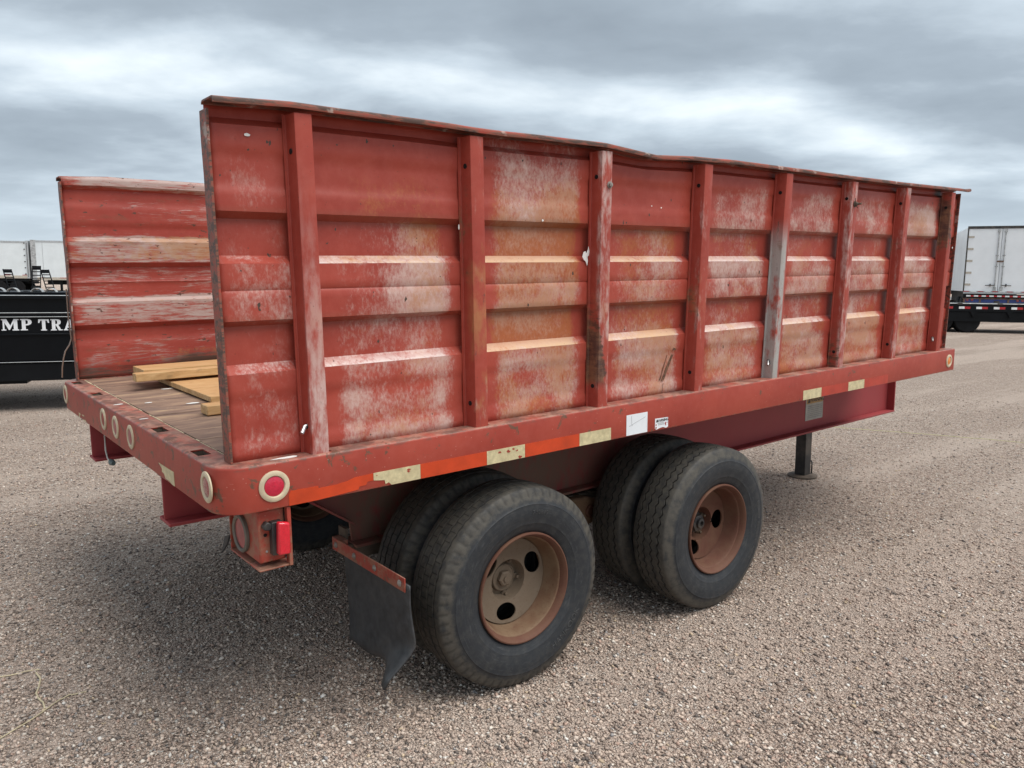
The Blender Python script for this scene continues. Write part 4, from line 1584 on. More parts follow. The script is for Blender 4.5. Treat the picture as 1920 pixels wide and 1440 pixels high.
def rim_meshes(dusty):
    lip = MB()
    y0_ = -.104
    prof = [(.2175, .016), (.2205, .006), (.2205, -.001), (.2185, -.0048), (.2140, -.0055), (.2085, -.001), (.2035, .008), (.2005, .018), (.1990, .0225), (.1955, .0240), (.1935, .0275), (.190, .045),
            (.184, .075), (.177, .100), (.172, .108), (.166, .110)]
    back = [(.166, .114), (.180, .110), (.196, .040), (.206, .020), (.212, .020)]
    lip.lathe([(r, y0_ + d) for r, d in prof + back], 72, close=True)
    np_ = len(prof + back)
    lip.mi = [(1 if 8 <= i < 16 else 0) for i in range(np_) for _ in range(72)]
    me_lip = lip.mesh('rim', ['rim_lip', 'rim_dust' if dusty else 'rim_lip'], 40)
    NA, NR = 120, 30
    rr_ = np.linspace(.020, .1725, NR)
    vs_, fs_ = [], []
    dish = lambda r: y0_ + np.interp(r, [0, .074, .080, .087, .1725], [.168, .167, .158, .113, .101])
    for r in rr_:
        for k_ in range(NA):
            a = 2 * PI * k_ / NA
            vs_.append([r * math.cos(a), r * math.sin(a)])
    cen = [(rad((22 if dusty else 0) - 120 * k_), .1275 if dusty else .122) for k_ in range(3)]
    ins = np.zeros(len(vs_), bool)
    for (a, rc_) in cen:
        for q, p_ in enumerate(vs_):
            u_ = p_[0] * math.cos(a) + p_[1] * math.sin(a) - rc_
            w_ = -p_[0] * math.sin(a) + p_[1] * math.cos(a)
            e = math.hypot(u_ / .035, w_ / .049)
            if e < 1:
                ins[q] = True
    for i in range(NR - 1):
        for k_ in range(NA):
            q = (i * NA + k_, i * NA + (k_ + 1) % NA, (i + 1) * NA + (k_ + 1) % NA, (i + 1) * NA + k_)
            if not all(ins[t_] for t_ in q):
                fs_.append(q)
    for (a, rc_) in cen:
        for q, p_ in enumerate(vs_):
            u_ = p_[0] * math.cos(a) + p_[1] * math.sin(a) - rc_
            w_ = -p_[0] * math.sin(a) + p_[1] * math.cos(a)
            e = math.hypot(u_ / .035, w_ / .049)
            if 1e-6 < e < 1:
                u_, w_ = u_ / e, w_ / e
                vs_[q] = [math.cos(a) * (rc_ + u_) - math.sin(a) * w_, math.sin(a) * (rc_ + u_) + math.cos(a) * w_]
    full_ = [(p_[0], float(dish(math.hypot(*p_))), p_[1]) for p_ in vs_]
    used = sorted({t_ for q in fs_ for t_ in q})
    idx = {t_: n_ for n_, t_ in enumerate(used)}
    dm_ = MB().add([full_[t_] for t_ in used], [tuple(idx[t_] for t_ in q) for q in fs_])
    me_d = dm_.mesh('wheel_disc', 'disc' if dusty else 'rim_lip', 30)
    bm = bmesh.new()
    bm.from_mesh(me_d)
    bmesh.ops.solidify(bm, geom=bm.faces[:], thickness=.006)
    bmesh.ops.recalc_face_normals(bm, faces=bm.faces)
    bm.to_mesh(me_d)
    bm.free()
    me_d.shade_smooth()
    me_d.set_sharp_from_angle(angle=rad(30))
    return me_lip, me_d


def hub_mesh(dusty):
    b = MB()
    y0_ = -.104
    if dusty:
        b.lathe([(.088, y0_ + .170), (.088, y0_ + .160), (.082, y0_ + .157), (.058, y0_ + .156), (.056, y0_ + .142), (.053, y0_ + .137), (.050, y0_ + .136), (.049, y0_ + .139), (.036, y0_ + .140), (.0001, y0_ + .140)], 36)
        b.hexa((0, y0_ + .140, 0), .033, -.020)
        b.lathe([(.013, y0_ + .124), (.013, y0_ + .115), (.0001, y0_ + .114)], 14)
    else:
        b.lathe([(.060, y0_ + .168), (.058, y0_ + .150), (.050, y0_ + .140), (.040, y0_ + .132), (.038, y0_ + .118), (.026, y0_ + .116), (.024, y0_ + .102), (.014, y0_ + .100), (.013, y0_ + .112), (.0001, y0_ + .113)], 28)
        b.hexa((0, y0_ + .130, 0), .044, -.016)
    return b.mesh('hub', 'disc' if dusty else 'black_steel', 30)


def nut_mesh():
    b = MB()
    b.hexa((0, 0, 0), .0125, -.013)
    b.cyl((0, -.013, 0), .006, -.012, 'y', 10)
    return b.mesh('wheel_nut', 'disc', 30)


def drum_mesh():
    b = MB()
    b.lathe([(.160, .075), (.160, .14), (.05, .14), (.05, .075)], 32, close=True)
    return b.mesh('brake_drum', 'hole', 30)  # drum coloured black to paint the shade behind the disc holes


def relief_marks():
    """worn raised marks on the front sidewall, too worn to read"""
    b = MB()
    for k_ in range(22):
        if k_ in (5, 6, 14):
            continue
        a0 = rad(-40 + 2.6 * k_)
        for (da, r0, r1) in ((0, .300, .318), (rad(1.3), .300, .318), (rad(.65), .300 + .008 * (k_ % 3), .303 + .008 * (k_ % 3))):
            w_ = rad(.28) if r1 - r0 > .01 else rad(.75)
            vs_ = []
            for dy in (-.0011, .001):
                for (a, r) in ((a0 + da - w_, r0), (a0 + da + w_, r0), (a0 + da + w_, r1), (a0 + da - w_, r1)):
                    vs_.append((r * math.cos(a), -float(np.interp(r, HR, HA)) + dy, r * math.sin(a)))
            b.add(vs_, [(0, 1, 2, 3), (7, 6, 5, 4), (0, 4, 5, 1), (1, 5, 6, 2), (2, 6, 7, 3), (3, 7, 4, 0)])
    return b.mesh('raised_marking', 'tyre_letter', 30)


RIMS = {True: rim_meshes(True), False: rim_meshes(False)}
HUBS = {True: hub_mesh(True), False: hub_mesh(False)}
NUT = nut_mesh()
DRUM = drum_mesh()
TXT = {True: [ring_text('HANKOOK', .034, .313, -48, True, spread=1.15), ring_text('7.50R15', .024, .296, 78, False)],
       False: [relief_marks()]}



def wheel(x, y, z, flip, rear, full=True):
    w = empty('wheel', (x, y, Z0 + z), (0, 0, PI if flip else 0), TRAILER)
    rot = 0.0
    t = place('tyre', tyre_r if rear else tyre_f, w, loc=(0, 0, 0))
    t.rotation_euler = (0, rot, 0)
    lip, disc = RIMS[rear]
    place('rim', lip, w, loc=(0, 0, 0))
    place('wheel_disc', disc, w, loc=(0, 0, 0))
    if full:
        place('brake_drum', DRUM, w, loc=(0, 0, 0))
        place('hub', HUBS[rear], w, loc=(0, 0, 0))
        for k_ in range(5):
            a = rad(62 + 72 * k_) if rear else rad(160 + 72 * k_)
            place('wheel_nut', NUT, w, loc=(.0705 * math.cos(a), -.104 + .158, .0705 * math.sin(a)))
        for me_ in TXT[rear]:
            place('lettering' if rear else 'raised_marking', me_, w, loc=(0, 0, 0))
    return w


for (x, z), rear in zip(AX, (True, False)):
    w = wheel(x, .122, z, False, rear)
    w['label'] = 'outer wheel with dusty brown dish and oval holes' if rear else 'outer wheel with rust-red dish and black hub'
    wheel(x, .396, z, True, rear, False)
    wheel(x, WID - .396, z, False, rear, False)
    wheel(x, WID - .122, z, True, rear, False)


# ---- mud flaps
def mudflap(mirror=False):
    X0 = .605
    Y = lambda y: WID - y if mirror else y
    nu, nv = 12, 16
    vs, fs = [], []
    for iv in range(nv + 1):
        v = iv / nv
        for iu in range(nu + 1):
            u = iu / nu
            y = .462 - u * .478                                # inner to outer
            zb_ = np.interp(u, [0, .5, .78, 1], [-.877, -.845, -.826, -.795])
            z = -.500 + v * (zb_ + .500)
            x = X0 + .012 * math.sin(5 * u + 3 * v) * v + .006 * v
            w = sstep(v, .66, 1.0) * sstep(u, .45, 1.0)
            x -= .125 * w * w
            z -= .040 * w * w
            y += .012 * math.sin(6 * v + 1) * v * u
            if iv == nv:
                z += .006 * math.sin(11 * u)
            vs.append((x, Y(y), z))
    k = nu + 1
    for iv in range(nv):
        for iu in range(nu):
            fs.append((iv * k + iu, iv * k + iu + 1, (iv + 1) * k + iu + 1, (iv + 1) * k + iu))
    o = MB().add(vs, fs).build('mud_flap', 'rubber', TRAILER, smooth=60)
    add_solid(o, .008)
    bar = MB().box(X0 - .012, X0 - .0065, min(Y(.545), Y(-.002)), max(Y(.545), Y(-.002)), -.526, -.474)
    bar.box(X0 - .006, X0 + .02, min(Y(.545), Y(.47)), max(Y(.545), Y(.47)), -.526, -.474)
    bo = bar.build('flap_bar', 'rail', o, bevel=.0025)
    for y in (.51, .36, .205, .03):
        bb = MB()
        bb.lathe([(.012, 0), (.012, -.002), (.0095, -.004), (.004, -.008), (.0001, -.009)], 12, (X0 - .012, Y(y), -.500), 'x')
        bb.build('bolt', 'bolt', o)
    return o


mudflap()


# ---- rear lamp boxes
def lamp_box(mirror=False):
    s = -1 if mirror else 1
    c0 = WID if mirror else 0.0
    Y = lambda y: c0 + s * y
    b = MB()
    xr, xf = .118, .200
    # cup: rear face tapers to a lower nose
    rear = [(.030, -.150), (.248, -.150), (.248, -.314), (.030, -.314)]
    b.prism([(Y(y), z) for y, z in rear], 'x', xr, xf)
    o = b.build('lamp_box', 'rail', TRAILER, bevel=.006)
    # guard lip round the box
    g_ = MB()
    yy = lambda a, b_: (min(Y(a), Y(b_)), max(Y(a), Y(b_)))
    g_.box(.108, .212, *yy(.010, .262), -.331, -.325)
    g_.box(.200, .212, *yy(.006, .0295), -.331, -.146)
    g_.box(.110, .212, *yy(.257, .263), -.3248, -.148)
    g_.build('guard_lip', 'rail', o, bevel=.002)
    # round lamp
    l = MB()
    c = (xr, Y(.166), -.250)
    l.lathe([(.060, -.001), (.060, -.010), (.055, -.014), (.048, -.010), (.047, -.002)], 32, c, 'x')
    l.f = [q for q in l.f if len(q) == 4]
    l.mi = [0] * len(l.f)
    t = l.build('lamp_trim', 'trim_rubber', o)
    l = MB()
    l.lathe([(.048, -.001), (.047, -.006), (.024, -.009), (.0001, -.010)], 28, c, 'x')
    l.build('lens', 'old_lens', o)
    # side marker hanging loose
    if not mirror:
        q = MB()
        q.box(.150, .184, .004, .0295, -.287, -.184)
        mk = q.build('marker_base', 'black_steel', o, bevel=.002)
        q = MB()
        q.prism([(.158, -.282), (.196, -.284), (.198, -.187), (.162, -.180)], 'y', .0035, -.020)
        q.build('side_marker_lens', 'lens_bright', o, bevel=.006, seg=3)
        q = MB()
        q.prism([(.126, -.192), (.138, -.180), (.156, -.191), (.146, -.208), (.128, -.204)], 'y', .030, .006)
        q.build('marker_clip', 'black_steel', o, bevel=.003)
        q = MB()
        q.lathe([(.0055, -.0008), (.0055, .004), (.0001, .004)], 12, (.138, .0293, -.226), 'y')
        q.build('hole_shade_disc', 'hole', o)  # solid black plug, the hole's dark put into its colour
        q = MB()
        q.lathe([(.004, 0), (.003, -.003), (.0001, -.004)], 10, (.140, .030, -.278), 'y')
        q.build('screw', 'steel', o)
    return o


lamp_box()
lamp_box(True)

# ---- torn inner flap, hanging wire and plug
MB().prism([(.62, -.405), (.565, -.385), (.60, -.43), (.665, -.48)], 'x', .205, .212).build('rubber_shred', 'rubber', TRAILER)
MB().tube([(.06, 1.76, -.155), (.055, 1.775, -.20), (.05, 1.755, -.262), (.05, 1.72, -.298), (.05, 1.66, -.297)], .0035, 6).build('wire', 'wire', TRAILER)
MB().tube([(.05, 1.665, -.297), (.05, 1.64, -.299), (.05, 1.605, -.297)], [.010, .015, .009], 8).build('wire_plug', 'plug', TRAILER)
MB().tube([(.06, 1.95, -.150), (.05, 1.93, -.172), (.05, 1.90, -.180), (.05, 1.87, -.165)], .003, 6).build('wire', 'wire', TRAILER)

# ---- jack leg under the tongue
jw = T2W((5.08, 1.20, 0))
leg = MB()
gz = -Z0 - SLOPE * 5.08 + .012
leg.box(5.035, 5.125, 1.155, 1.245, gz, -.55)
leg.box(5.028, 5.132, 1.148, 1.252, -.70, -.45)
lo = leg.build('jack_leg', 'black_steel', TRAILER, bevel=.004)
MB().lathe([(.02, .012), (.09, .012), (.117, .004), (.117, -.004), (.02, .0)], 24, (5.08, 1.20, gz - .002), 'z').build('foot_plate', 'dark_dusty', lo)
MB().tube([(5.150, 1.16, gz + .01), (5.150, 1.16, gz + .10), (5.146, 1.165, gz + .115), (5.125, 1.18, gz + .118)], .006, 8).build('pull_handle', 'black_steel', lo)

# ------------------------------------------------------------------ timber lying on the deck
DECKROT = (0, -TILT, 0)


def deck_thing(name, x, y, z):
    return empty(name, T2W((x, y, z)), DECKROT)


t = deck_thing('wooden_panel', .355, 1.15, .0)
tag(t, 'pine panel lying flat on the trailer deck, partly under the other panel', 'wooden panel', 'pine panels on the trailer deck')
for k_ in range(3):
    w_ = .285
    MB().box(0, 1.35, k_ * w_ + .001, (k_ + 1) * w_ - .001, .006, .030).build('board', 'wood', t, bevel=.002, seg=1, loc=(0, 0, 0))
MB().box(.25, .30, .02, .83, 0, .0058).box(1.0, 1.05, .02, .83, 0, .0058).build('cleat', 'wood', t, loc=(0, 0, 0))
t = deck_thing('wooden_panel', .20, 1.64, .030)
tag(t, 'raised pine panel with a black handle near the far side wall', 'wooden panel', 'pine panels on the trailer deck')
MB().box(0, 1.40, 0.0, .065, .012, .050).build('batten', 'wood', t, bevel=.003, loc=(0, .09, .002))
for k_ in range(2):
    MB().box(.052, 1.40, .068 + k_ * .105, .068 + (k_ + 1) * .105 - .002, .030, .060).build('board', 'wood', t, bevel=.002, seg=1, loc=(0, .09, 0))
MB().box(.45, .50, .09, .27, .0, .0295).build('cleat', 'wood', t, loc=(0, .09, 0))
MB().tube([(.445, .055, .055), (.45, .055, .085), (.475, .055, .104), (.535, .055, .104), (.56, .055, .085), (.565, .055, .055)], .008, 8).box(.425, .465, .04, .07, .050, .058).box(.545, .585, .04, .07, .050, .058).build('handle', 'black_steel', t, loc=(0, .09, 0))
t = deck_thing('timber_batten', .252, .875, .0)
tag(t, 'weathered square timber on the deck beside the near side wall', 'timber')
MB().box(0, 1.2, 0, .082, .001, .040).build('beam', 'wood', t, bevel=.004, loc=(0, 0, 0))

# ------------------------------------------------------------------ left background: black dump trailer
az = rad(-18)
dt = empty('dump_trailer', (0.2728, 8.2599, 0), (0, 0, az))
tag(dt, 'shiny black dump trailer with big white serif letters on its side', 'trailer')
L0, L1 = -2.6, 1.75


def dbox(name, m_, parent, *boxes, bevel=.004):
    b = MB()
    for q in boxes:
        b.box(*q)
    return b.build(name, m_, parent, bevel=bevel, loc=(0, 0, 0))


body = dbox('dump_box', 'black_paint', dt, (L0, L1, 0, .045, .59, 1.325), (L0, L1, 1.75, 1.795, .59, 1.325), (L0, L1, .045, 1.75, .56, .60), (L0, L0 + .04, .045, 1.75, .60, 1.30), (L1 - .04, L1, .045, 1.75, .60, 1.30))
dbox('top_rail', 'black_paint', dt, (L0 - .01, L1 + .01, -.035, .06, 1.295, 1.337), (L0 - .01, L1 + .01, 1.74, 1.83, 1.295, 1.337))
MB().tube([(L0, -.030, 1.334), (L1, -.030, 1.334)], .006, 8).build('rail_bead', 'alu', dt, loc=(0, 0, 0))
dbox('side_rib', 'black_paint', dt, (L0, L1, -.028, -.001, 1.092, 1.140))
dbox('lower_rib', 'black_paint', dt, (L0, L1, -.020, -.001, .880, .905), (L0, L1, -.022, .2, .567, .585), bevel=.006)
MB().tube([(L0, -.0225, .579), (L1, -.0225, .579)], .0035, 6).tube([(L0, -.0290, 1.139), (L1, -.0290, 1.139)], .0045, 6).tube([(L0, -.0290, 1.093), (L1, -.0290, 1.093)], .0035, 6).build('rail_bead', 'alu', dt, loc=(0, 0, 0))
dbox('chassis', 'black_worn', dt, (L0, L1 + .9, .25, .35, .37, .55), (L0, L1 + .9, 1.45, 1.55, .37, .55), (L0, L1, -.010, .03, .362, .560))
dbox('tool_box', 'black_worn', dt, (L0 + .2, .225, .05, .6, .325, .42))
for x in (-1.95, -1.05):
    for y in (.12, 1.5):
        b = MB()
        b.lathe([(.20, 0), (.33, .01), (.36, .03), (.365, .09), (.365, .13), (.36, .19), (.33, .21), (.2, .22)], 28, (x, y, .365))
        w_ = b.build('wheel', 'bg_tyre', dt, loc=(0, 0, 0))
        MB().lathe([(.20, 0), (.19, .03), (.06, .04), (.06, .0), (.0001, 0)], 20, (x, y + .005, .365)).build('rim', 'alu', w_, loc=(0, 0, 0))
for x in (1.3,):
    dbox('jack_leg', 'black_worn', dt, (x, x + .1, .8, .9, .01, .5), (x - .08, x + .18, .72, .98, 0, .012))


def serif(ch):
    """heavy slab-serif capitals in a box one unit high; returns (width, polygons)"""
    if ch == 'M':
        return 1.30, [[(.02, 0), (.02, .09), (.12, .09), (.12, .91), (.02, .91), (.02, 1), (.40, 1), (.66, .42), (.92, 1), (1.28, 1), (1.28, .91), (1.18, .91), (1.18, .09), (1.28, .09), (1.28, 0), (.80, 0), (.80, .09), (.90, .09), (.90, .66), (.62, .05), (.54, .05), (.24, .70), (.24, .09), (.36, .09), (.36, 0)]]
    if ch == 'P':
        return .86, [[(.02, 0), (.02, .09), (.12, .09), (.12, .91), (.02, .91), (.02, 1), (.56, 1), (.74, .95), (.84, .84), (.85, .66), (.76, .53), (.60, .45), (.40, .43), (.40, .09), (.54, .09), (.54, 0)], ['hole', (.40, .55), (.52, .57), (.57, .64), (.57, .80), (.52, .88), (.40, .90)]]
    if ch == 'T':
        return .92, [[(.22, 0), (.22, .09), (.32, .09), (.32, .88), (.20, .88), (.12, .68), (.02, .68), (.04, 1), (.88, 1), (.90, .68), (.80, .68), (.72, .88), (.60, .88), (.60, .09), (.70, .09), (.70, 0)]]
    if ch == 'R':
        return .98, [[(.02, 0), (.02, .09), (.12, .09), (.12, .91), (.02, .91), (.02, 1), (.56, 1), (.76, .95), (.84, .84), (.84, .66), (.76, .55), (.64, .49), (.84, .09), (.96, .09), (.96, 0), (.66, 0), (.44, .45), (.40, .45), (.40, .09), (.50, .09), (.50, 0)], ['hole', (.40, .56), (.52, .58), (.56, .66), (.56, .80), (.52, .88), (.40, .90)]]
    if ch == 'A':
        return 1.06, [[(0, 0), (0, .09), (.09, .09), (.42, 1), (.64, 1), (.96, .09), (1.05, .09), (1.05, 0), (.58, 0), (.58, .09), (.68, .09), (.63, .24), (.32, .24), (.27, .09), (.37, .09), (.37, 0)], ['hole', (.355, .34), (.595, .34), (.475, .70)]]
    if ch == 'D':
        return 1.0, [[(.02, 0), (.02, .09), (.12, .09), (.12, .91), (.02, .91), (.02, 1), (.55, 1), (.80, .92), (.95, .75), (.98, .5), (.95, .25), (.80, .08), (.55, 0)], ['hole', (.40, .10), (.56, .13), (.68, .28), (.70, .5), (.68, .72), (.56, .87), (.40, .90)]]
    if ch == 'U':
        return 1.02, [[(.02, 1), (.50, 1), (.50, .91), (.40, .91), (.40, .26), (.50, .14), (.64, .14), (.76, .26), (.76, .91), (.64, .91), (.64, 1), (1.0, 1), (1.0, .91), (.90, .91), (.90, .24), (.78, .06), (.55, -.02), (.30, .04), (.14, .18), (.12, .91), (.02, .91)]]
    if ch == 'I':
        return .56, [[(.04, 0), (.04, .09), (.14, .09), (.14, .91), (.04, .91), (.04, 1), (.52, 1), (.52, .91), (.42, .91), (.42, .09), (.52, .09), (.52, 0)]]
    if ch == 'L':
        return .82, [[(.02, 0), (.02, .09), (.12, .09), (.12, .91), (.02, .91), (.02, 1), (.52, 1), (.52, .91), (.40, .91), (.40, .12), (.56, .12), (.68, .34), (.78, .34), (.76, 0)]]
    if ch == 'E':
        return .86, [[(.02, 0), (.02, .09), (.12, .09), (.12, .91), (.02, .91), (.02, 1), (.78, 1), (.80, .70), (.70, .70), (.62, .88), (.40, .88), (.40, .56), (.60, .56), (.60, .44), (.40, .44), (.40, .12), (.64, .12), (.74, .32), (.84, .32), (.82, 0)]]
    if ch == 'S':
        return .80, [[(.06, .02), (.06, .34), (.15, .34), (.22, .16), (.40, .10), (.50, .20), (.42, .32), (.20, .44), (.06, .60), (.08, .84), (.26, 1), (.50, 1), (.60, .95), (.70, 1), (.70, .70), (.61, .70), (.54, .86), (.38, .90), (.30, .82), (.36, .72), (.60, .60), (.76, .44), (.74, .18), (.56, 0), (.34, 0), (.18, .06)]]
    return .5, []


def serif_word(word, x, z, h, sx, parent, y, matn):
    for ch in word:
        w_, polys = serif(ch)
        if polys:
            outer_ = [(x + px_ * h * sx, z + pz * h) for px_, pz in polys[0]]
            holes_ = [[(x + px_ * h * sx, z + pz * h) for px_, pz in q[1:]] for q in polys[1:]]
            me = plate2d(outer_, holes_, .0012)
            xform(me, lambda a: np.c_[a[:, 0], y - a[:, 2], a[:, 1]])
            me.materials.append(M[matn])
            place('letter', me, parent, loc=(0, 0, 0))
        x += (w_ + .07) * h * sx
    return x


# the M starts just inside the frame
HT = .128
SX = 1.06
wD = sum((serif(c_)[0] + .07) * HT * SX for c_ in 'DU')
serif_word('DUMP', .022 - wD, .940, HT, SX, dt, -.0024, 'letter_white')
serif_word('TRAILERS', .384, .936, HT, SX * .92, dt, -.0024, 'letter_white')


# ------------------------------------------------------------------ far left: equipment trailers with ladder ramps, box vans
def simple_wheel(name, c, R, wd, parent, rimm='alu', axis='y', n=24, rr=.58):
    b = MB()
    b.lathe([(R * rr, 0), (R * .93, .0), (R, wd * .16), (R, wd * .84), (R * .93, wd), (R * rr, wd)], n, c, axis)
    w_ = b.build(name, 'bg_tyre', parent, loc=(0, 0, 0))
    MB().lathe([(R * rr, .02), (R * rr * .9, .05), (R * .25, .06), (R * .22, .01), (.0001, .0)], 18, c, axis).build('rim', rimm, w_, loc=(0, 0, 0))
    return w_


def equip_trailer(dx, label, straight):
    a_ = rad(-30)
    t = empty('equipment_trailer', (4.701 + math.cos(a_) * dx, 39.928 + math.sin(a_) * dx, 0), (0, 0, a_))
    tag(t, label, 'trailer', 'equipment trailers behind the dump trailer')
    dbox('deck', 'black_worn', t, (-.9, 1.6, .1, 5.2, .66, .72), (-.9, 1.6, .05, .14, .56, .70))
    for x in (-1.05, 1.62):
        for y in (1.6, 2.5):
            simple_wheel('wheel', (x - .0, y, .38), .38, .2, t, axis='x')

    def ramp(x0, x1, zlo, zhi, sh, yb, yt):
        b = MB()
        n_ = 8
        P = lambda u, v: Vector((x0 + (x1 - x0) * u + sh * v, yb + (yt - yb) * v, zlo + (zhi - zlo) * v))
        for u in (0, 1):
            b.tube([P(u, 0), P(u, 1)], .028, 4)
        for i in range(n_):
            v = .06 + .86 * i / (n_ - 1)
            b.tube([P(0, v), P(1, v)], .022, 4)
        # plate at the top
        q = [P(0, .86), P(1, .86), P(1, 1.0), P(0, 1.0)]
        nrm = Vector((0, .02, 0))
        vs_ = [p for p in q] + [p + nrm for p in q]
        b.add(vs_, [(0, 1, 2, 3), (7, 6, 5, 4), (0, 4, 5, 1), (1, 5, 6, 2), (2, 6, 7, 3), (3, 7, 4, 0)])
        return b.build('loading_ramp', 'black_worn', t, loc=(0, 0, 0))
    if straight:
        ramp(.02, .37, .60, 1.93, .04, -.05, .05)
    ramp(.67, 1.02, .60, 1.76, -.36, .0, .25)
    # silver fenders over the wheels
    for x0_, m_ in ((.12, 'alu'), (.70, 'galv')):
        b = MB()
        pts = [(x0_ + .26 + .27 * math.cos(a), .66 + .27 * math.sin(a)) for a in np.linspace(0, PI, 12)]
        pts2 = [(x0_ + .26 + .25 * math.cos(a), .66 + .25 * math.sin(a)) for a in np.linspace(PI, 0, 12)]
        b.prism(pts + pts2, 'y', -.5, -.26)
        b.build('fender', m_, t, loc=(0, 0, 0))
        simple_wheel('wheel', (x0_ + .26, -.48, .30), .23, .18, t, axis='y')
    return t


equip_trailer(0.0, 'black equipment trailer with two upright ladder ramps before the box vans', True)
equip_trailer(-1.60, 'black equipment trailer with one slanted ramp at the left edge of view', False)

van_az = rad(-25)


def box_van(name, ox, oy, x0, x1, ztop, zfl, label, seam=()):
    t = empty(name, (ox, oy, 0), (0, 0, van_az))
    tag(t, label, 'semi trailer', 'white box vans behind the dump trailer')
    dbox('van_body', 'white_panel_b', t, (x0, x1, 0, 2.5, zfl + .20, ztop - .12))
    dbox('roof_rail', 'alu', t, (x0, x1, -.03, 2.53, ztop - .12, ztop))
    dbox('bottom_rail', 'cream_rail', t, (x0, x1, -.03, 2.53, zfl, zfl + .20))
    return t


v1 = box_van('box_van', 8.1316, 67.1457, -13.5, .0, 3.98, 1.21, 'white box van with a tandem wheel showing, left of the pair')
dbox('corner_post', 'alu', v1, (-.16, .02, -.05, 2.55, 1.2, 4.02))
dbox('corner_post_gap', 'black_worn', v1, (-.10, -.07, -.056, -.05, 1.3, 3.85))
b = MB()
for z_ in np.linspace(1.5, 3.8, 6):
    dbox('hinge', 'black_steel', v1, (-.30, -.22, -.04, -.005, z_, z_ + .07), bevel=0)
dbox('chassis', 'black_worn', v1, (-6.5, .0, .6, 1.9, .80, 1.19), (-3.2, -.1, .05, 2.45, .98, 1.19), (-.10, .0, .3, 2.2, .45, .62))
for x in (-.93, -2.15):
    simple_wheel('wheel', (x, .02, .52), .52, .28, v1, 'alu', rr=.55)
    simple_wheel('wheel', (x, 2.2, .52), .52, .28, v1, 'alu', rr=.55)
b = MB()
for x0_ in np.arange(-13, -.4, 1.25):
    dbox('reflective_strip', 'refl_red', v1, (x0_, x0_ + .45, -.034, -.031, 1.43, 1.47), bevel=0)
v2 = box_van('box_van', 8.1316, 67.1457, .36, 14.0, 4.06, 1.10, 'white box van with a vertical seam, beside the far side wall')
dbox('corner_post', 'galv', v2, (.16, .50, -.05, 2.55, 1.1, 4.09))
dbox('panel_seam', 'alu', v2, (.95, .98, -.012, -.002, 1.3, 3.93))
dbox('chassis', 'black_worn', v2, (1.0, 12, .6, 1.9, .75, 1.09), (2.0, 2.15, .1, .25, .0, 1.09), (2.6, 2.75, .1, .25, 0, 1.09))
for x in (9.2, 10.5):
    simple_wheel('wheel', (x, .02, .52), .52, .28, v2, 'alu', rr=.55)
b = MB()
for x0_ in np.arange(.8, 13, 1.25):
    dbox('reflective_strip', 'refl_red', v2, (x0_, x0_ + .5, -.034, -.031, 1.24, 1.28), bevel=0)

# ------------------------------------------------------------------ right background: black flatbed
ft = empty('flatbed_trailer', (27.1359, 8.8007, 0), (0, 0, rad(-50)))
tag(ft, 'low black flatbed trailer with red and white reflective tape', 'trailer')
dbox('deck_frame', 'black_worn', ft, (-4.5, 8.5, 0, .12, .70, .965), (-4.5, 8.5, .12, 2.4, .88, .955), (-4.5, 8.5, .35, .50, .36, .88), (-4.5, 8.5, 1.9, 2.05, .36, .88))
dbox('side_skirt', 'black_worn', ft, (-.9, 8.5, .02, .10, .37, .69))
MB().tube([(-4.5, -.006, .965), (8.5, -.006, .965)], .014, 6).build('rub_rail', 'galv', ft, loc=(0, 0, 0))
xx = -1.62
while xx < 8.2:
    dbox('reflective_strip', 'refl_white', ft, (xx, xx + .170, -.006, -.001, .79, .865), bevel=0)
    dbox('reflective_strip', 'refl_red', ft, (xx + .171, xx + .345, -.006, -.001, .79, .865), bevel=0)
    xx += .525
b = MB()
for x in np.arange(.3, 8, 1.1):
    MB().prism([(x, .70), (x + .18, .70), (x + .10, .50)], 'y', -.03, .015).build('gusset', 'black_worn', ft, loc=(0, 0, 0))
for x in (-.55, .28):
    for y in (.06, 1.95):
        simple_wheel('wheel', (x, y, .40), .40, .22, ft, 'black_steel')
        simple_wheel('wheel', (x + .0, y + .26, .40), .40, .22, ft, 'black_steel')
for x in (-.1, 1.1):
    dbox('stake_pocket', 'black_steel', ft, (x, x + .15, -.03, -.002, .93, .99))

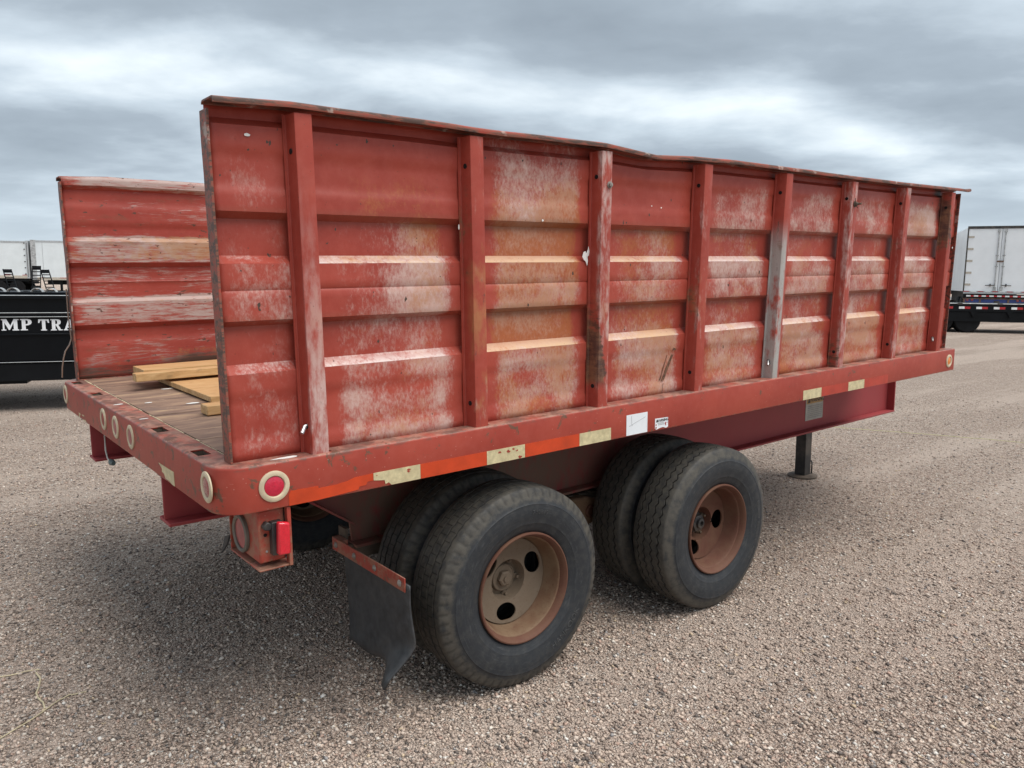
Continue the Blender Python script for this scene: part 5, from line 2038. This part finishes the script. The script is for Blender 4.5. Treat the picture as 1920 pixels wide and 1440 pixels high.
# ------------------------------------------------------------------ right background: white box trailer seen from behind
bt = empty('box_trailer', (36.1718, 12.1294, 0), (0, 0, rad(-62)))
tag(bt, 'white box trailer with closed rear doors, lock rods and a blue rear frame', 'semi trailer')
xl, xr_ = -.17, 2.38
fl, tp = 1.30, 4.03
dbox('van_body', 'white_panel', bt, (xl, xr_, .06, 9, fl, tp))
dbox('header', 'black_steel', bt, (xl - .02, xr_ + .02, -.04, .06, tp - .06, tp + .05))
dbox('corner_post', 'black_steel', bt, (xl - .02, xl + .02, -.03, .06, fl - .05, tp - .061))
dbox('corner_post', 'alu', bt, (xr_ - .06, xr_ + .02, -.03, .06, fl - .05, tp - .061))
cx_ = (xl + xr_) / 2
for (a, b_) in ((xl + .025, cx_ - .012), (cx_ + .012, xr_ - .065)):
    d = dbox('door', 'white_panel', bt, (a, b_, -.012, .055, fl + .02, tp - .065))
    left = a < cx_ - .5
    hx = a if left else b_
    for z_ in np.linspace(fl + .25, tp - .45, 5):
        MB().box(hx - (.0 if left else .22), hx + (.22 if left else 0), -.03, -.013, z_, z_ + .085).build('hinge', 'cream_rail', d, loc=(0, 0, 0))
    rx = b_ - .11 if left else a + .11
    r_ = MB()
    r_.tube([(rx, -.045, fl + .06), (rx, -.045, tp - .09)], .022, 8)
    for z_ in (fl + .02, fl + .16, fl + 1.05, fl + 1.52, tp - .22):
        r_.box(rx - .055, rx + .055, -.058, -.013, z_, z_ + (.15 if z_ in (fl + .02, tp - .22) else .035))
    r_.build('lock_rod', 'galv', d, loc=(0, 0, 0))
    h_ = MB()
    sg = -1 if left else 1
    h_.tube([(rx, -.06, fl + .27), (rx + sg * .36, -.06, fl + .26)], .017, 6).box(rx + sg * .17 - .02, rx + sg * .17 + .02, -.07, -.013, fl + .22, fl + .33)
    h_.build('lock_handle', 'black_steel', d, loc=(0, 0, 0))
dbox('lock_plate', 'brown_steel', bt, (cx_ - .13, cx_ + .13, -.07, -.06, fl + 1.25, fl + 1.32))
dbox('rear_sill', 'alu', bt, (xl, xr_, -.05, .055, fl - .10, fl + .015))
for k_, xx in enumerate(np.arange(xl, xr_ - .05, .27)):
    dbox('reflective_strip', 'refl_white' if k_ % 2 else 'refl_red', bt, (xx, xx + .22, -.056, -.051, fl - .02, fl + .012), bevel=0)
dbox('rear_beam', 'black_worn', bt, (xl, xr_, -.08, .05, fl - .28, fl - .12))
for k_, xx in enumerate(np.arange(xl + .12, xr_ - .1, .29)):
    dbox('reflective_strip', 'refl_white', bt, (xx, xx + .16, -.088, -.082, fl - .225, fl - .165), bevel=0)
    dbox('reflective_strip', 'refl_red', bt, (xx + .162, xx + .285, -.088, -.082, fl - .225, fl - .165), bevel=0)
dbox('blue_frame', 'blue_paint', bt, (xl + .1, xr_, -.02, .3, .72, fl - .285))
b = MB()
for x in (xl + .02, xl + .62, cx_ + .4, xr_ - .1):
    b.box(x, x + .07, -.06, -.021, .70, fl - .285)
b.box(xl, xr_, -.06, .0, fl - .33, fl - .285)
b.build('upright', 'brown_steel', bt, loc=(0, 0, 0))
for x in (xl + .18, xl + .36, xr_ - .5, xr_ - .32):
    MB().lathe([(.055, 0), (.05, -.02), (.0001, -.03)], 16, (x, -.022, .93), 'y').build('tail_lamp', 'lens_dull', bt, loc=(0, 0, 0))
dbox('plate', 'black_steel', bt, (cx_ - .10, cx_ + .12, -.03, -.021, .76, .90))
dbox('chassis', 'black_worn', bt, (xl + .5, xr_ - .5, .3, 9, .75, fl - .01))
for y in (.9, 2.2):
    for x in (xl + .02, xr_ - .32):
        simple_wheel('wheel', (x, y, .52), .52, .28, bt, 'alu', axis='x')
        
gv = empty('grey_van', (46.95, 16.40, 0), (0, 0, rad(150)))
tag(gv, 'shiny grey metal semi trailer just left of the white box trailer', 'semi trailer')
dbox('van_body', 'grey_panel', gv, (0, 3.0, -5, 0, 1.32, 4.05))
dbox('roof_rail', 'alu', gv, (-.02, 3.0, -5, .02, 4.05, 4.2))
dbox('bottom_rail', 'black_worn', gv, (-.02, 3.0, -5, .03, 1.05, 1.32))
dbox('bumper', 'alu', gv, (.3, 3.0, -.2, .05, .72, .9))
for x in (.3, 1.6):
    simple_wheel('wheel', (x, -.3, .52), .52, .28, gv, 'alu')

# ------------------------------------------------------------------ small things on the gravel


def ground_at(u, v, z=0.0):
    d = cr * ((u - 960) / 1465.47) + cu * (-(v - 720) / 1465.47) + cf
    t_ = (z - CAM.z) / d.z
    return CAM + d * t_


def ground_tube(name, pts, r, m_, label, cat, lift=.004, n=6, group=None):
    P = [ground_at(*q) for q in pts]
    c0_ = P[0].copy()
    c0_.z = 0
    Q = []
    for i in range(len(P) - 1):
        for k_ in range(3):
            t_ = k_ / 3
            q = P[i].lerp(P[i + 1], t_) - c0_
            q.z = lift + rng.uniform(0, .004)
            Q.append(q)
    q = P[-1] - c0_
    q.z = lift
    Q.append(q)
    o = MB().tube(Q, r, n).build(name, m_, None, loc=c0_)
    tag(o, label, cat, group)
    return o


ground_tube('straw_stalk', [(-20, 1276), (35, 1265), (74, 1257)], .0026, 'straw', 'pale straight straw pointing to the top of the curled stem', 'straw')
ground_tube('straw_stalk', [(68, 1264), (76, 1275), (73, 1290), (68, 1303), (72, 1312), (81, 1319), (84, 1331)], .0034, 'straw', 'thick curled pale stem on the gravel', 'straw')
ground_tube('straw_stalk', [(-15, 1396), (40, 1364), (80, 1338), (112, 1315), (130, 1306), (162, 1299)], .0025, 'straw', 'longest pale straw, lying below the curled stem', 'straw')
ground_tube('string', [(1540, 801), (1600, 806), (1665, 811), (1740, 817), (1850, 826), (1990, 839)], .0028, 'yellow', 'thin yellow string stretched over the gravel beyond the trailer', 'string', .012)
for i, (u, v, s) in enumerate([(1680, 940, .03), (1692, 935, .022), (1655, 945, .018), (1775, 808, .05), (145, 1277, .018), (260, 1400, .014)]):
    pass
